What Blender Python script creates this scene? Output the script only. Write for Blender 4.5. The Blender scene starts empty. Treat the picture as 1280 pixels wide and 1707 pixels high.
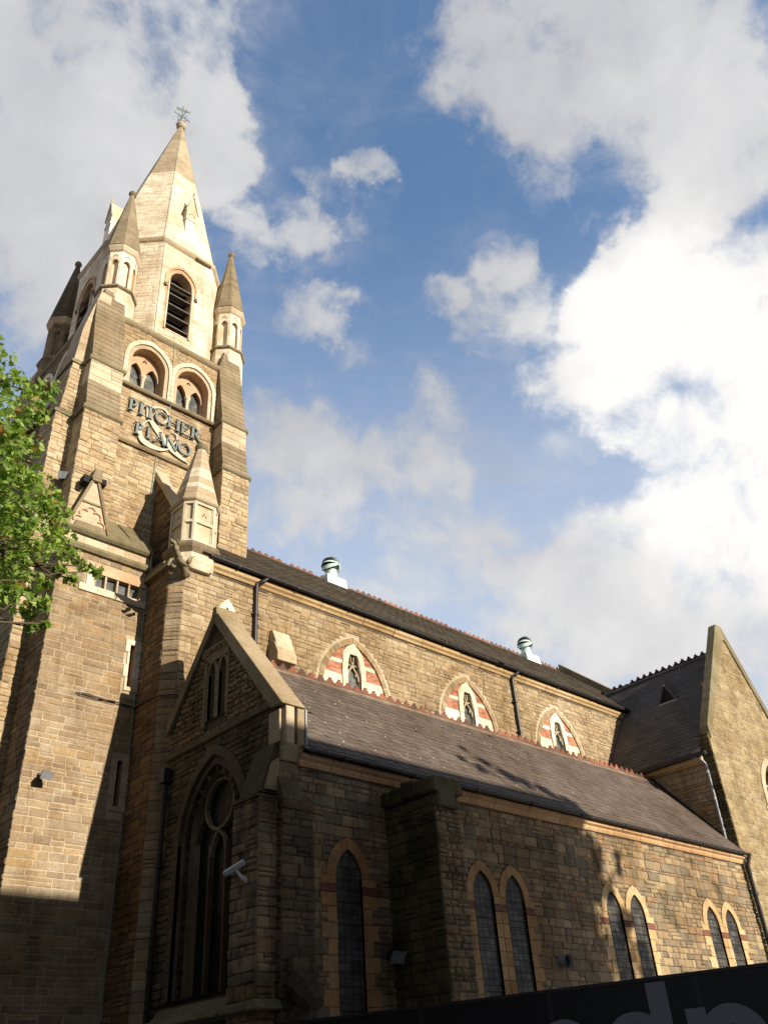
import bpy, bmesh, math, random
from mathutils import Vector, Matrix
random.seed(7)
S = bpy.context.scene
COL = S.collection
# ------------------------------------------------------------------ camera
cam = bpy.data.cameras.new('camera'); co = bpy.data.objects.new('camera', cam); COL.objects.link(co)
cam.sensor_fit = 'HORIZONTAL'; cam.sensor_width = 36.0; cam.lens = 36.0 * 1450 / 1280
cam.clip_start = .05; cam.clip_end = 4000
R0 = Vector((0.73282145, -0.67770348, -0.06075133)); R1 = Vector((0.34667731, 0.44871118, -0.8236948)); R2 = Vector((0.58548063, 0.58256011, 0.56376959))
co.matrix_world = Matrix(((R0.x, -R1.x, -R2.x, 0), (R0.y, -R1.y, -R2.y, 0), (R0.z, -R1.z, -R2.z, 1.6), (0, 0, 0, 1)))
S.camera = co
# ------------------------------------------------------------------ sun
SUN = Vector((.19, -1, .40)).normalized()
sl = bpy.data.lights.new('sun', 'SUN'); sl.energy = 5.0; sl.angle = math.radians(.5); sl.color = (1, .89, .745)
so = bpy.data.objects.new('sun', sl); COL.objects.link(so)
so.rotation_euler = SUN.to_track_quat('Z', 'Y').to_euler(); so.location = (10, -30, 40)
# ------------------------------------------------------------------ node helper
class NT:
    def __init__(s, tree): s.t = tree; s.n = tree.nodes; s.l = tree.links
    def add(s, typ, inp=None, **kw):
        n = s.n.new(typ)
        for k, v in kw.items(): setattr(n, k, v)
        for k, v in (inp or {}).items():
            if isinstance(v, bpy.types.NodeSocket): s.l.new(v, n.inputs[k])
            else: n.inputs[k].default_value = v
        return n
    def math(s, op, a, b=0.0, clamp=False):
        n = s.add('ShaderNodeMath', {0: a, 1: b}, operation=op); n.use_clamp = clamp; return n.outputs[0]
    def mix(s, f, a, b, mode='MIX'):
        n = s.add('ShaderNodeMix', data_type='RGBA', blend_type=mode)
        for k, v in ((0, f), (6, a), (7, b)):
            if isinstance(v, bpy.types.NodeSocket): s.l.new(v, n.inputs[k])
            else: n.inputs[k].default_value = v if k == 0 else (tuple(v) + (1,))[:4]
        return n.outputs[2]
    def ramp(s, f, stops, interp='LINEAR'):
        n = s.add('ShaderNodeValToRGB', {0: f}); cr = n.color_ramp; cr.interpolation = interp
        while len(cr.elements) < len(stops): cr.elements.new(.5)
        for e, (p, c) in zip(cr.elements, stops): e.position = p; e.color = tuple(c) + (1,)
        return n.outputs[0]
    def mr(s, v, a, b, c=0, d=1, smooth=True):
        n = s.add('ShaderNodeMapRange', {0: v, 1: a, 2: b, 3: c, 4: d}); n.interpolation_type = 'SMOOTHSTEP' if smooth else 'LINEAR'; return n.outputs[0]
    def noise(s, vec, scale, detail=4, rough=.55, dist=0.):
        return s.add('ShaderNodeTexNoise', {'Vector': vec, 'Scale': scale, 'Detail': detail, 'Roughness': rough, 'Distortion': dist})
# ------------------------------------------------------------------ world: sky with clouds
W = bpy.data.worlds.new('World'); S.world = W; W.use_nodes = True
w = NT(W.node_tree); w.n.clear()
sky = w.add('ShaderNodeTexSky', sky_type='NISHITA', sun_disc=False)
sky.sun_elevation = math.asin(SUN.z); sky.sun_rotation = math.atan2(SUN.x, SUN.y); sky.air_density = 1.3; sky.dust_density = .8
dirn = w.add('ShaderNodeTexCoord').outputs['Generated']
wn = w.noise(dirn, 5.5, 8, .60)
warp = w.add('ShaderNodeVectorMath', {0: wn.outputs['Color'], 1: (.5, .5, .5)}, operation='SUBTRACT').outputs[0]
warp = w.add('ShaderNodeVectorMath', {0: warp, 3: .20}, operation='SCALE').outputs[0]
dw = w.add('ShaderNodeVectorMath', {0: dirn, 1: warp}, operation='ADD').outputs[0]
dw = w.add('ShaderNodeVectorMath', {0: dw}, operation='NORMALIZE').outputs[0]
CL = [(0.125, 0.509, 0.852, 0.9814, 1), (0.162, 0.432, 0.887, 0.9894, 0.8), (0.252, 0.482, 0.839, 0.9957, 0.8), (0.169, 0.644, 0.746, 0.9876, 1), (0.254, 0.592, 0.765, 0.9949, 0.7), (0.32, 0.491, 0.81, 0.9983, 0.35), (0.29, 0.466, 0.836, 0.9984, 0.5), (0.39, 0.236, 0.89, 0.9961, 0.55), (0.457, 0.187, 0.87, 0.994, 0.8), (0.562, 0.108, 0.82, 0.9916, 1), (0.642, 0.107, 0.759, 0.9958, 0.9), (0.485, 0.136, 0.864, 0.9965, 0.8), (0.524, 0.269, 0.808, 0.9986, 0.5), (0.716, 0.235, 0.657, 0.9913, 1.25), (0.786, 0.245, 0.567, 0.9912, 1.2), (0.692, 0.33, 0.642, 0.9956, 1.1), (0.658, 0.233, 0.716, 0.9978, 1), (0.58, 0.386, 0.717, 0.9974, 0.75), (0.545, 0.347, 0.763, 0.9992, 0.75), (0.696, 0.154, 0.701, 0.9978, 1.0), (0.532, 0.43, 0.73, 0.9992, 0.75), (0.83, 0.327, 0.452, 0.987, 0.95), (0.789, 0.423, 0.445, 0.9940, 0.75), (0.626, 0.524, 0.577, 0.9909, 0.30), (0.596, 0.597, 0.537, 0.9866, 0.38), (0.486, 0.633, 0.602, 0.995, 0.75), (0.584, 0.514, 0.629, 0.9972, 0.5), (0.398, 0.476, 0.784, 0.9992, 0.75), (0.476, 0.489, 0.731, 0.9982, 0.35), (0.349, 0.519, 0.781, 0.9992, 0.75), (0.419, 0.389, 0.821, 0.9996, 0.75), (0.432, 0.52, 0.737, 0.9992, 0.75), (0.716, 0.468, 0.518, 0.9969, 0.45), (0.78, 0.47, 0.41, 0.994, 0.8), (0.66, 0.56, 0.50, 0.993, 0.3)]
tot = None
for x, y, z, c, wt in CL:
    dt = w.add('ShaderNodeVectorMath', {0: dw, 1: Vector((x, y, z)).normalized()}, operation='DOT_PRODUCT').outputs['Value']
    m = w.math('MULTIPLY', w.mr(dt, 1 - (1 - c) * 1.25, 1 - (1 - c) * .10), wt)
    tot = m if tot is None else w.math('ADD', tot, m)
fn = w.noise(dirn, 6.0, 12, .60, .3).outputs['Fac']
fine = w.noise(dirn, 24.0, 10, .62, .4).outputs['Fac']
wisp = w.noise(w.add('ShaderNodeMapping', {'Vector': dirn, 'Rotation': (.4, .5, .7), 'Scale': (1, 1, 2.6)}).outputs[0], 4.5, 10, .68, .6).outputs['Fac']
dens = w.math('ADD', w.math('MINIMUM', tot, 1.2), w.math('MULTIPLY', w.math('SUBTRACT', fn, .52), 3.4))
dens = w.math('ADD', dens, w.math('MULTIPLY', w.math('SUBTRACT', fine, .5), 1.2))
mask = w.mr(dens, .12, 1.10)
thin = w.math('MULTIPLY', w.mr(wisp, .43, .78), w.mr(tot, .0, .5, .30, .75))
mask = w.math('MAXIMUM', mask, thin)
br = None
for (x, y, z), rr, amt in (((.75, .25, .61), .968, .78), ((.25, .46, .85), .985, .22), ((.60, .13, .80), .985, .12)):
    dt = w.add('ShaderNodeVectorMath', {0: dw, 1: Vector((x, y, z)).normalized()}, operation='DOT_PRODUCT').outputs['Value']
    m = w.math('MULTIPLY', w.mr(dt, rr, .998), amt); br = m if br is None else w.math('ADD', br, m)
sh = w.noise(dw, 3.6, 8, .6).outputs['Fac']
br = w.math('ADD', w.math('ADD', br, .17), w.math('MULTIPLY', w.math('SUBTRACT', sh, .5), .8))
br = w.math('ADD', br, w.math('MULTIPLY', w.math('SUBTRACT', dens, .7), .16))
br = w.math('ADD', br, w.mr(w.add('ShaderNodeSeparateXYZ', {0: dirn}).outputs[2], .66, .42, 0, .30))
ccol = w.mix(w.math('MULTIPLY', br, 1.0, True), (4.6, 4.75, 5.2), (10.2, 10.0, 9.7))
zen = w.add('ShaderNodeSeparateXYZ', {0: dirn}).outputs[2]
north = w.mr(w.add('ShaderNodeVectorMath', {0: dirn, 1: (.35, .85, .25)}, operation='DOT_PRODUCT').outputs['Value'], -.2, .45)
skyc = w.mix(1.0, sky.outputs[0], w.mix(north, (.50, .52, .58), (1.50, 1.78, 2.12)), 'MULTIPLY')
skyc = w.mix(w.mr(zen, .82, .42, 0, .72), skyc, (6.3, 7.0, 8.2))
fin = w.mix(mask, skyc, ccol)
bg = w.add('ShaderNodeBackground', {'Color': fin, 'Strength': .061})
w.l.new(bg.outputs[0], w.add('ShaderNodeOutputWorld').inputs[0])
S.view_settings.view_transform = 'Standard'; S.view_settings.look = 'None'; S.view_settings.exposure = 0.72; S.view_settings.gamma = 1
S.render.engine = 'CYCLES'; S.cycles.max_bounces = 5; S.cycles.diffuse_bounces = 3
# ------------------------------------------------------------------ materials
def newmat(name):
    m = bpy.data.materials.new(name); m.use_nodes = True; t = NT(m.node_tree); t.n.clear()
    b = t.add('ShaderNodeBsdfPrincipled'); t.l.new(b.outputs[0], t.add('ShaderNodeOutputMaterial').inputs[0]); return m, t, b
def stone(name, cols, dirt=(.55, .5, .42), dirt_amt=.5, rough=.9, bump=.6, bscale=28., dist=.02, streak=0., coarse=1.0, vary=.0):
    m, t, b = newmat(name)
    g = t.add('ShaderNodeNewGeometry'); pos = g.outputs['Position']; rnd = g.outputs['Random Per Island']
    n = len(cols); c = t.ramp(rnd, [(i / max(1, n), q) for i, q in enumerate(cols)], 'CONSTANT' if n > 3 else 'LINEAR')
    n1 = t.noise(pos, 14 * coarse, 5, .65).outputs['Fac']; c = t.mix(t.mr(n1, .3, .72), t.mix(1.0, c, (.80, .78, .75), 'MULTIPLY'), c)
    n2 = t.noise(pos, 1.1, 5, .62).outputs['Fac']
    f = t.math('MULTIPLY', t.mr(n2, .46, .68), dirt_amt); c = t.mix(f, c, dirt, 'MULTIPLY')
    n4 = t.noise(pos, .42, 3, .55).outputs['Fac']; c = t.mix(t.mr(n4, .40, .62), c, t.mix(1.0, c, (.80, .76, .70), 'MULTIPLY'))
    n5 = t.noise(pos, 2.7, 6, .7, 1.2).outputs['Fac']; c = t.mix(t.mr(n5, .60, .74, 0, .45), c, t.mix(1.0, c, (.50, .47, .42), 'MULTIPLY'))
    if streak:
        mp = t.add('ShaderNodeMapping', {'Vector': pos, 'Scale': (3.5, 3.5, .25)})
        n3 = t.noise(mp.outputs[0], 1.6, 5, .6).outputs['Fac']
        c = t.mix(t.math('MULTIPLY', t.mr(n3, .48, .66), streak), c, (.42, .40, .36), 'MULTIPLY')
    sp = t.noise(pos, 60, 3, .6).outputs['Fac']; c = t.mix(t.mr(sp, .55, .75, 0, .35), c, t.mix(1.0, c, (.6, .58, .55), 'MULTIPLY'))
    t.l.new(c, b.inputs['Base Color']); b.inputs['Roughness'].default_value = rough; b.inputs['Specular IOR Level'].default_value = .2
    h = t.math('ADD', t.noise(pos, bscale, 6, .65).outputs['Fac'], t.math('MULTIPLY', t.noise(pos, bscale * .3, 3, .5).outputs['Fac'], 1.3))
    bp = t.add('ShaderNodeBump', {'Height': h, 'Strength': bump, 'Distance': dist}); t.l.new(bp.outputs[0], b.inputs['Normal'])
    return m
def plain(name, col, rough=.6, metal=0., nz=.15, spec=.4, bump=0.):
    m, t, b = newmat(name); pos = t.add('ShaderNodeNewGeometry').outputs['Position']
    n = t.noise(pos, 9, 5, .6).outputs['Fac']; c = t.mix(t.mr(n, .35, .7), col, tuple(x * (1 - nz) for x in col))
    t.l.new(c, b.inputs['Base Color']); b.inputs['Roughness'].default_value = rough; b.inputs['Metallic'].default_value = metal; b.inputs['Specular IOR Level'].default_value = spec
    if bump:
        bp = t.add('ShaderNodeBump', {'Height': t.noise(pos, 35, 5, .6).outputs['Fac'], 'Strength': bump, 'Distance': .02}); t.l.new(bp.outputs[0], b.inputs['Normal'])
    return m
T = [(.47, .37, .235), (.50, .41, .27), (.42, .325, .20), (.53, .45, .31), (.45, .34, .20), (.49, .39, .24), (.38, .30, .20), (.52, .42, .26), (.46, .375, .25)]
def sc(L, k, g=1., bl=1.): return [(r * k, gg * k * g, b * k * bl) for r, gg, b in L]
M = {}
M['tower'] = stone('tower_rubble', sc(T, .97, .985, .96), (.60, .52, .42), .75, bump=.8, streak=.25)
M['stair'] = stone('stair_turret_stone', sc(T, .72, .97, .98) + [(.40, .29, .16)], (.62, .55, .47), .7, bump=.7, streak=.35)
M['nave'] = stone('clerestory_rubble', sc(T, .80, .97, .93) + [(.33, .25, .15)], (.62, .56, .45), .7, bump=.7, streak=.3)
A = [(.27, .205, .14), (.24, .185, .13), (.31, .235, .155), (.20, .165, .125), (.29, .215, .135), (.22, .17, .12), (.33, .255, .17), (.17, .145, .115), (.26, .17, .105), (.23, .19, .14)]
M['aisle'] = stone('aisle_rubble', sc(A, 1.14, .99, .88), (.52, .50, .44), .85, bump=.8, streak=.45)
M['gable'] = stone('sooty_gable_rubble', sc(A, .58, 1., .9), (.50, .50, .44), .8, bump=.9, streak=.4)  # grimy stone, its tone lowered further to deepen the shade on the gable
M['green'] = stone('mossy_buttress_rubble', sc(A, .45, 1.10, .78), (.45, .52, .35), .9, bump=.9, streak=.4)
M['transept'] = stone('transept_rubble', sc(T, .70, 1.0, .9), (.6, .58, .5), .7, bump=.6, streak=.3)
M['gable_up'] = stone('carved_gable_rubble', sc(A, 1.25, 1., .85), (.45, .45, .38), .8, bump=1., streak=.4)
M['sooty'] = stone('sooted_west_face_stone', sc(T, .48, .97, .92), (.5, .5, .46), .8, bump=.7, streak=.5)  # darker copy of the tower stone for its west side
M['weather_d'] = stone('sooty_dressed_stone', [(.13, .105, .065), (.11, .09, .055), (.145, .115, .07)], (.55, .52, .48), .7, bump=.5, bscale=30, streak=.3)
M['coping'] = stone('brown_coping_stone', [(.36, .29, .185), (.33, .265, .165)], (.55, .55, .48), .7, bump=.4, bscale=30)
M['nave_w'] = stone('brown_west_wall_rubble', sc(A, .85, .88, .72), (.55, .5, .42), .8, bump=.7, streak=.4)
M['mortar'] = stone('mortar', [(.55, .46, .33), (.50, .42, .30)], (.6, .56, .5), .6, bump=.4)
M['mortar_d'] = stone('old_dark_mortar', [(.14, .112, .078), (.12, .096, .068)], (.55, .52, .5), .7, bump=.5)
M['ashlar'] = stone('dressed_stone', [(.52, .43, .30), (.48, .39, .27), (.55, .46, .33)], (.6, .55, .48), .55, bump=.35, bscale=40)
M['cream'] = stone('cleaned_cream_limestone', [(.79, .72, .57), (.74, .66, .51), (.82, .75, .60), (.78, .70, .55), (.69, .61, .46)], (.66, .60, .48), .65, bump=.45, bscale=34, dist=.014, streak=.30)
M['white'] = stone('new_white_stone', [(.76, .70, .56), (.70, .63, .49), (.78, .71, .58), (.66, .58, .45)], (.66, .6, .5), .6, bump=.2, bscale=50, dist=.01)
M['weather'] = stone('weathered_brown_stone', [(.27, .215, .135), (.24, .19, .12), (.29, .235, .15), (.25, .205, .13)], (.6, .6, .5), .6, bump=.4, bscale=30, streak=.3)
M['moss'] = stone('mossy_coping_stone', [(.21, .185, .11), (.19, .165, .10), (.24, .205, .125)], (.55, .62, .42), .7, bump=.6, bscale=22, streak=.25)
M['spirecap'] = stone('upper_spire_stone', [(.42, .35, .24), (.39, .325, .22), (.45, .38, .27), (.40, .33, .22)], (.7, .66, .58), .5, bump=.3, bscale=40, dist=.012)
M['ochre'] = stone('ochre_dressed_stone', [(.45, .265, .115), (.41, .235, .10), (.48, .30, .14), (.42, .27, .13)], (.55, .5, .42), .6, bump=.5, bscale=30, streak=.3)
M['ochre2'] = stone('yellow_dressed_stone', [(.52, .37, .19), (.48, .34, .17), (.55, .41, .23)], (.62, .56, .45), .5, bump=.4, bscale=30)
M['cornice'] = stone('orange_cornice_stone', [(.53, .34, .18), (.49, .31, .16), (.56, .37, .20)], (.62, .55, .45), .5, bump=.4, bscale=30, streak=.2)
M['peach'] = stone('peach_moulded_stone', [(.58, .40, .25), (.55, .37, .23), (.60, .43, .28)], (.7, .62, .52), .4, bump=.2, bscale=40)
M['redband'] = stone('red_sandstone_band', [(.22, .095, .065), (.19, .085, .06)], (.6, .55, .5), .5, bump=.4)
M['brick'] = stone('red_brick', [(.50, .22, .13), (.42, .17, .10), (.56, .27, .17), (.46, .24, .16), (.36, .17, .11)], (.6, .55, .5), .6, bump=.3)
M['voussoir'] = stone('rubble_arch_stone', sc(T, .80, .97, .93), (.6, .55, .45), .6, bump=.6)
M['terra'] = stone('terracotta_crest', [(.25, .095, .06), (.21, .082, .056), (.16, .075, .055), (.31, .12, .07), (.23, .088, .058), (.12, .065, .05)], (.55, .5, .45), .5, bump=.3, rough=.8)
M['terra_d'] = stone('sooty_crest_tile', [(.075, .05, .042), (.06, .042, .036)], (.6, .6, .6), .5)  # grime on the tile plus the transept's shade put into the colour
M['ridgebed'] = stone('ridge_mortar_bed', [(.26, .185, .125), (.22, .16, .11), (.29, .21, .14)], (.6, .55, .5), .6, bump=.6)
M['slate_a'] = stone('purple_slate', [(.124, .097, .078), (.114, .089, .072), (.134, .105, .085), (.119, .093, .074), (.104, .082, .068), (.129, .101, .080), (.118, .093, .078), (.146, .116, .094)], (.66, .62, .56), .6, rough=.75, bump=.3, bscale=30, dist=.008, streak=.3)
M['slate_n'] = stone('mossy_brown_slate', [(.088, .073, .050), (.078, .065, .046), (.100, .083, .056), (.083, .070, .048), (.070, .060, .044)], (.62, .62, .5), .5, rough=.8, bump=.3, bscale=30, dist=.008)
M['slate_t'] = stone('grey_slate', [(.120, .105, .090), (.105, .094, .082), (.132, .114, .096), (.112, .100, .088), (.098, .086, .076)], (.7, .68, .62), .5, rough=.75, bump=.25, dist=.008)
M['iron'] = plain('black_iron', (.020, .017, .016), .5, 0, .3)
M['gutter'] = plain('dark_gutter_paint', (.018, .015, .014), .55, 0, .4)
M['lead'] = plain('grey_lead', (.30, .31, .33), .5, .2, .3)
M['soot'] = plain('deep_shadowed_void', (.012, .010, .009), .9)  # flat black paints the shade inside openings, niches and foils
M['louvre'] = plain('sooty_louvre', (.13, .115, .095), .8, 0, .35, .2, .3)
M['timber'] = plain('old_door_timber', (.14, .10, .06), .8)
M['copper'] = plain('pale_green_vent_paint', (.50, .62, .56), .45, 0, .12)
M['copperd'] = plain('dark_vent_inside', (.03, .05, .055), .6)
M['verdigris'] = plain('verdigris_strip', (.22, .33, .27), .7)
M['vane'] = plain('vane_metal', (.13, .15, .14), .5, .3)
M['letter'] = plain('grey_green_letter_paint', (.10, .125, .115), .45, .1, .2)
M['letterside'] = plain('letter_edge', (.05, .055, .05), .6)
M['silver'] = plain('pale_ampersand_enamel', (.33, .285, .21), .5, .2, .08)
M['camwhite'] = plain('off_white_plastic', (.62, .62, .60), .4, 0, .08)
M['hoard'] = plain('matt_black_hoarding', (.010, .010, .010), .45, 0, .55, .3, .15)
M['hoardtxt'] = plain('grey_sign_lettering', (.19, .19, .20), .6, 0, .08)
M['green_s'] = None
def glass(name, base, sx, sy, lead=.012, lw=.09, spec=.5, rg=.16):
    m, t, b = newmat(name)
    g = t.add('ShaderNodeNewGeometry'); sep = t.add('ShaderNodeSeparateXYZ', {0: g.outputs['Position']})
    nn = t.add('ShaderNodeSeparateXYZ', {0: g.outputs['True Normal']})
    side = t.math('GREATER_THAN', t.math('ABSOLUTE', nn.outputs[0]), .7)
    u = t.math('ADD', t.math('MULTIPLY', sep.outputs[0], t.math('SUBTRACT', 1.0, side)), t.math('MULTIPLY', sep.outputs[1], side))
    fu = t.math('FRACT', t.math('DIVIDE', u, sx)); fv = t.math('FRACT', t.math('DIVIDE', sep.outputs[2], sy))
    line = t.math('MAXIMUM', t.math('LESS_THAN', fu, lw), t.math('LESS_THAN', fv, lw))
    cell = t.add('ShaderNodeCombineXYZ', {0: t.math('FLOOR', t.math('DIVIDE', u, sx)), 1: t.math('FLOOR', t.math('DIVIDE', sep.outputs[2], sy)), 2: 0.0})
    wn_ = t.add('ShaderNodeTexWhiteNoise', {'Vector': cell.outputs[0]}, noise_dimensions='3D')
    c = t.mix(wn_.outputs['Value'], base, tuple(x * 1.7 for x in base)); gn = t.noise(g.outputs['Position'], 2.6, 5, .65).outputs['Fac']; c = t.mix(t.mr(gn, .35, .68), t.mix(1.0, c, (.45, .44, .42), 'MULTIPLY'), t.mix(1.0, c, (1.5, 1.45, 1.35), 'MULTIPLY')); c = t.mix(line, c, (lead, lead, lead))
    t.l.new(c, b.inputs['Base Color']); t.l.new(t.math('ADD', t.math('MULTIPLY', line, .45), rg), b.inputs['Roughness'])
    b.inputs['Specular IOR Level'].default_value = spec
    sc_ = t.add('ShaderNodeVectorMath', {0: wn_.outputs['Color'], 1: (.5, .5, .5)}, operation='SUBTRACT').outputs[0]
    sc_ = t.add('ShaderNodeVectorMath', {0: sc_, 3: .10}, operation='SCALE').outputs[0]
    nv = t.add('ShaderNodeVectorMath', {0: g.outputs['Normal'], 1: sc_}, operation='ADD').outputs[0]
    t.l.new(t.add('ShaderNodeVectorMath', {0: nv}, operation='NORMALIZE').outputs[0], b.inputs['Normal'])
    return m
M['glass_a'] = glass('guarded_aisle_glass', (.044, .042, .038), .16, .115, .016, .10, .16, .35)
M['glass_b'] = glass('dark_leaded_glass', (.010, .009, .008), .11, .15, .014, .07, .10, .4)
M['glass_c'] = glass('grey_leaded_glass', (.085, .092, .085), .16, .19, .04, .07)
# ------------------------------------------------------------------ mesh builder
class Frame:
    def __init__(s, O, U, V, N):
        s.O, s.U, s.V, s.N = Vector(O), Vector(U), Vector(V), Vector(N); s.flip = s.U.cross(s.V).dot(s.N) < 0
    def p(s, u, v, d=0.): return s.O + s.U * u + s.V * v + s.N * d
def FS(y): return Frame((0, y, 0), (1, 0, 0), (0, 0, 1), (0, -1, 0))
def FW(x): return Frame((x, 0, 0), (0, 1, 0), (0, 0, 1), (-1, 0, 0))
def FE(x): return Frame((x, 0, 0), (0, 1, 0), (0, 0, 1), (1, 0, 0))
class MB:
    def __init__(s): s.v = []; s.f = []; s.m = []; s.mats = []
    def mi(s, m):
        if m not in s.mats: s.mats.append(m)
        return s.mats.index(m)
    def face(s, pts, m):
        i = len(s.v); s.v += [tuple(p) for p in pts]; s.f.append(tuple(range(i, i + len(pts)))); s.m.append(s.mi(m))
    def grp(s, pts, faces, m):
        i = len(s.v); s.v += [tuple(p) for p in pts]; k = s.mi(m)
        for f in faces: s.f.append(tuple(i + j for j in f)); s.m.append(k)
    def box(s, x0, x1, y0, y1, z0, z1, m):
        P = [(x, y, z) for z in (z0, z1) for y in (y0, y1) for x in (x0, x1)]
        s.grp(P, [(0, 2, 3, 1), (4, 5, 7, 6), (0, 1, 5, 4), (2, 6, 7, 3), (0, 4, 6, 2), (1, 3, 7, 5)], m)
    def slab(s, fr, poly, d0, d1, m, ins=.012, back=False):
        n = len(poly); cx = sum(p[0] for p in poly) / n; cy = sum(p[1] for p in poly) / n
        fl = fr.flip; P = [fr.p(u, v, d0) for u, v in poly]
        P += [fr.p(u, v, d1 - min(ins, abs(d1 - d0)) * .7) for u, v in poly]
        for u, v in poly:
            du, dv = u - cx, v - cy; L = math.hypot(du, dv) or 1; k = min(ins * 1.4 / L, .4); P.append(fr.p(u - du * k, v - dv * k, d1))
        F = []
        for i in range(n):
            j = (i + 1) % n; F += [(i, j, n + j, n + i), (n + i, n + j, 2 * n + j, 2 * n + i)]
        F.append(tuple(range(2 * n, 3 * n)))
        if back: F.append(tuple(range(n - 1, -1, -1)))
        if fl: F = [tuple(reversed(f)) for f in F]
        s.grp(P, F, m)
    def stone(s, fr, u0, u1, v0, v1, d, m, rough=.008):
        r = random.uniform
        def q(): return r(-rough * .6, rough * .6)
        c = [(u0 + q(), v0 + q()), (u1 + q(), v0 + q()), (u1 + q(), v1 + q()), (u0 + q(), v1 + q())]
        P = [fr.p(u, v, -.004) for u, v in c]
        for u, v in c: P.append(fr.p(u, v, d * r(.35, .7)))
        ii = min(.02, (u1 - u0) * .2, (v1 - v0) * .22)
        for (u, v), (su, sv) in zip(c, ((1, 1), (-1, 1), (-1, -1), (1, -1))): P.append(fr.p(u + su * ii * r(.7, 1.3), v + sv * ii * r(.7, 1.3), d * r(.85, 1.1)))
        P.append(fr.p(u0 + (u1 - u0) * r(.35, .65), v0 + (v1 - v0) * r(.35, .65), d * r(.95, 1.35)))
        F = []
        for i in range(4):
            j = (i + 1) % 4; F += [(i, j, 4 + j, 4 + i), (4 + i, 4 + j, 8 + j, 8 + i), (8 + i, 8 + j, 12)]
        if fr.flip: F = [tuple(reversed(f)) for f in F]
        s.grp(P, F, m)
    def tube(s, pts, r, m, n=8, cap=True):
        pts = [Vector(p) for p in pts]; R = r if isinstance(r, (list, tuple)) else [r] * len(pts)
        up = None; rings = []
        for i, p in enumerate(pts):
            d = (pts[min(i + 1, len(pts) - 1)] - pts[max(i - 1, 0)]).normalized()
            if up is None: up = Vector((0, 0, 1)) if abs(d.z) < .9 else Vector((1, 0, 0))
            a = d.cross(up); a = a.normalized() if a.length > 1e-5 else d.orthogonal().normalized(); b = a.cross(d).normalized(); up = b
            rings.append([p + (a * math.cos(t) + b * math.sin(t)) * R[i] for t in [2 * math.pi * k / n for k in range(n)]])
        P = [q for g in rings for q in g]; F = []
        for i in range(len(pts) - 1):
            for k in range(n):
                l = (k + 1) % n; F.append((i * n + k, i * n + l, (i + 1) * n + l, (i + 1) * n + k))
        if cap: F += [tuple(range(n - 1, -1, -1)), tuple((len(pts) - 1) * n + k for k in range(n))]
        s.grp(P, F, m)
    def ngon(s, cx, cy, prof, m, n=8, top=True, bot=False, drift=(0, 0), rot=None):
        """prof: (apothem, z) rings"""
        P = []; z0 = prof[0][1]; z1 = prof[-1][1]; rot = math.pi / n if rot is None else rot
        for a, z in prof:
            k = (z - z0) / ((z1 - z0) or 1); R = a / math.cos(math.pi / n)
            for i in range(n):
                t = rot + 2 * math.pi * i / n; P.append((cx + drift[0] * k + R * math.cos(t), cy + drift[1] * k + R * math.sin(t), z))
        F = []
        for j in range(len(prof) - 1):
            for i in range(n):
                l = (i + 1) % n; F.append((j * n + i, j * n + l, (j + 1) * n + l, (j + 1) * n + i))
        if top: F.append(tuple((len(prof) - 1) * n + i for i in range(n)))
        if bot: F.append(tuple(range(n - 1, -1, -1)))
        s.grp(P, F, m)
    def prism(s, poly, axis, a0, a1, m):
        """poly: 2D pts in the other two axes (cyclic order x,y,z minus axis), extruded a0..a1"""
        def P3(a, b, c):
            if axis == 'x': return (c, a, b)
            if axis == 'y': return (a, c, b)
            return (a, b, c)
        n = len(poly); P = [P3(a, b, a0) for a, b in poly] + [P3(a, b, a1) for a, b in poly]
        F = [(i, (i + 1) % n, n + (i + 1) % n, n + i) for i in range(n)] + [tuple(range(n - 1, -1, -1)), tuple(range(n, 2 * n))]
        s.grp(P, F, m)
    def build(s, name, parent=None, bevel=0., smooth=False, fix=False, loc=None):
        me = bpy.data.meshes.new(name); off = Vector(loc) if loc is not None else Vector((0, 0, 0))
        if parent is not None: off = ROOT[parent.name]
        me.from_pydata([tuple(Vector(p) - off) for p in s.v], [], s.f)
        for m in s.mats: me.materials.append(M[m] if isinstance(m, str) else m)
        me.polygons.foreach_set('material_index', s.m)
        if smooth: me.polygons.foreach_set('use_smooth', [True] * len(s.f))
        me.update()
        if fix:
            b = bmesh.new(); b.from_mesh(me); bmesh.ops.recalc_face_normals(b, faces=b.faces); b.to_mesh(me); b.free()
        o = bpy.data.objects.new(name, me); COL.objects.link(o)
        if parent is not None: o.parent = parent; ROOT[o.name] = off
        else: o.location = off; ROOT[o.name] = off
        if bevel:
            md = o.modifiers.new('bevel', 'BEVEL'); md.width = bevel; md.segments = 1; md.limit_method = 'ANGLE'; md.angle_limit = math.radians(40)
        return o
ROOT = {}
def thing(name, loc, label, cat, group=None):
    o = bpy.data.objects.new(name, None); COL.objects.link(o); o.location = loc; o.empty_display_size = .3; ROOT[o.name] = Vector(loc)
    o['label'] = label; o['category'] = cat
    if group: o['group'] = group
    return o
def tag(o, label, cat, group=None):
    o['label'] = label; o['category'] = cat
    if group: o['group'] = group
    return o
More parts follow.
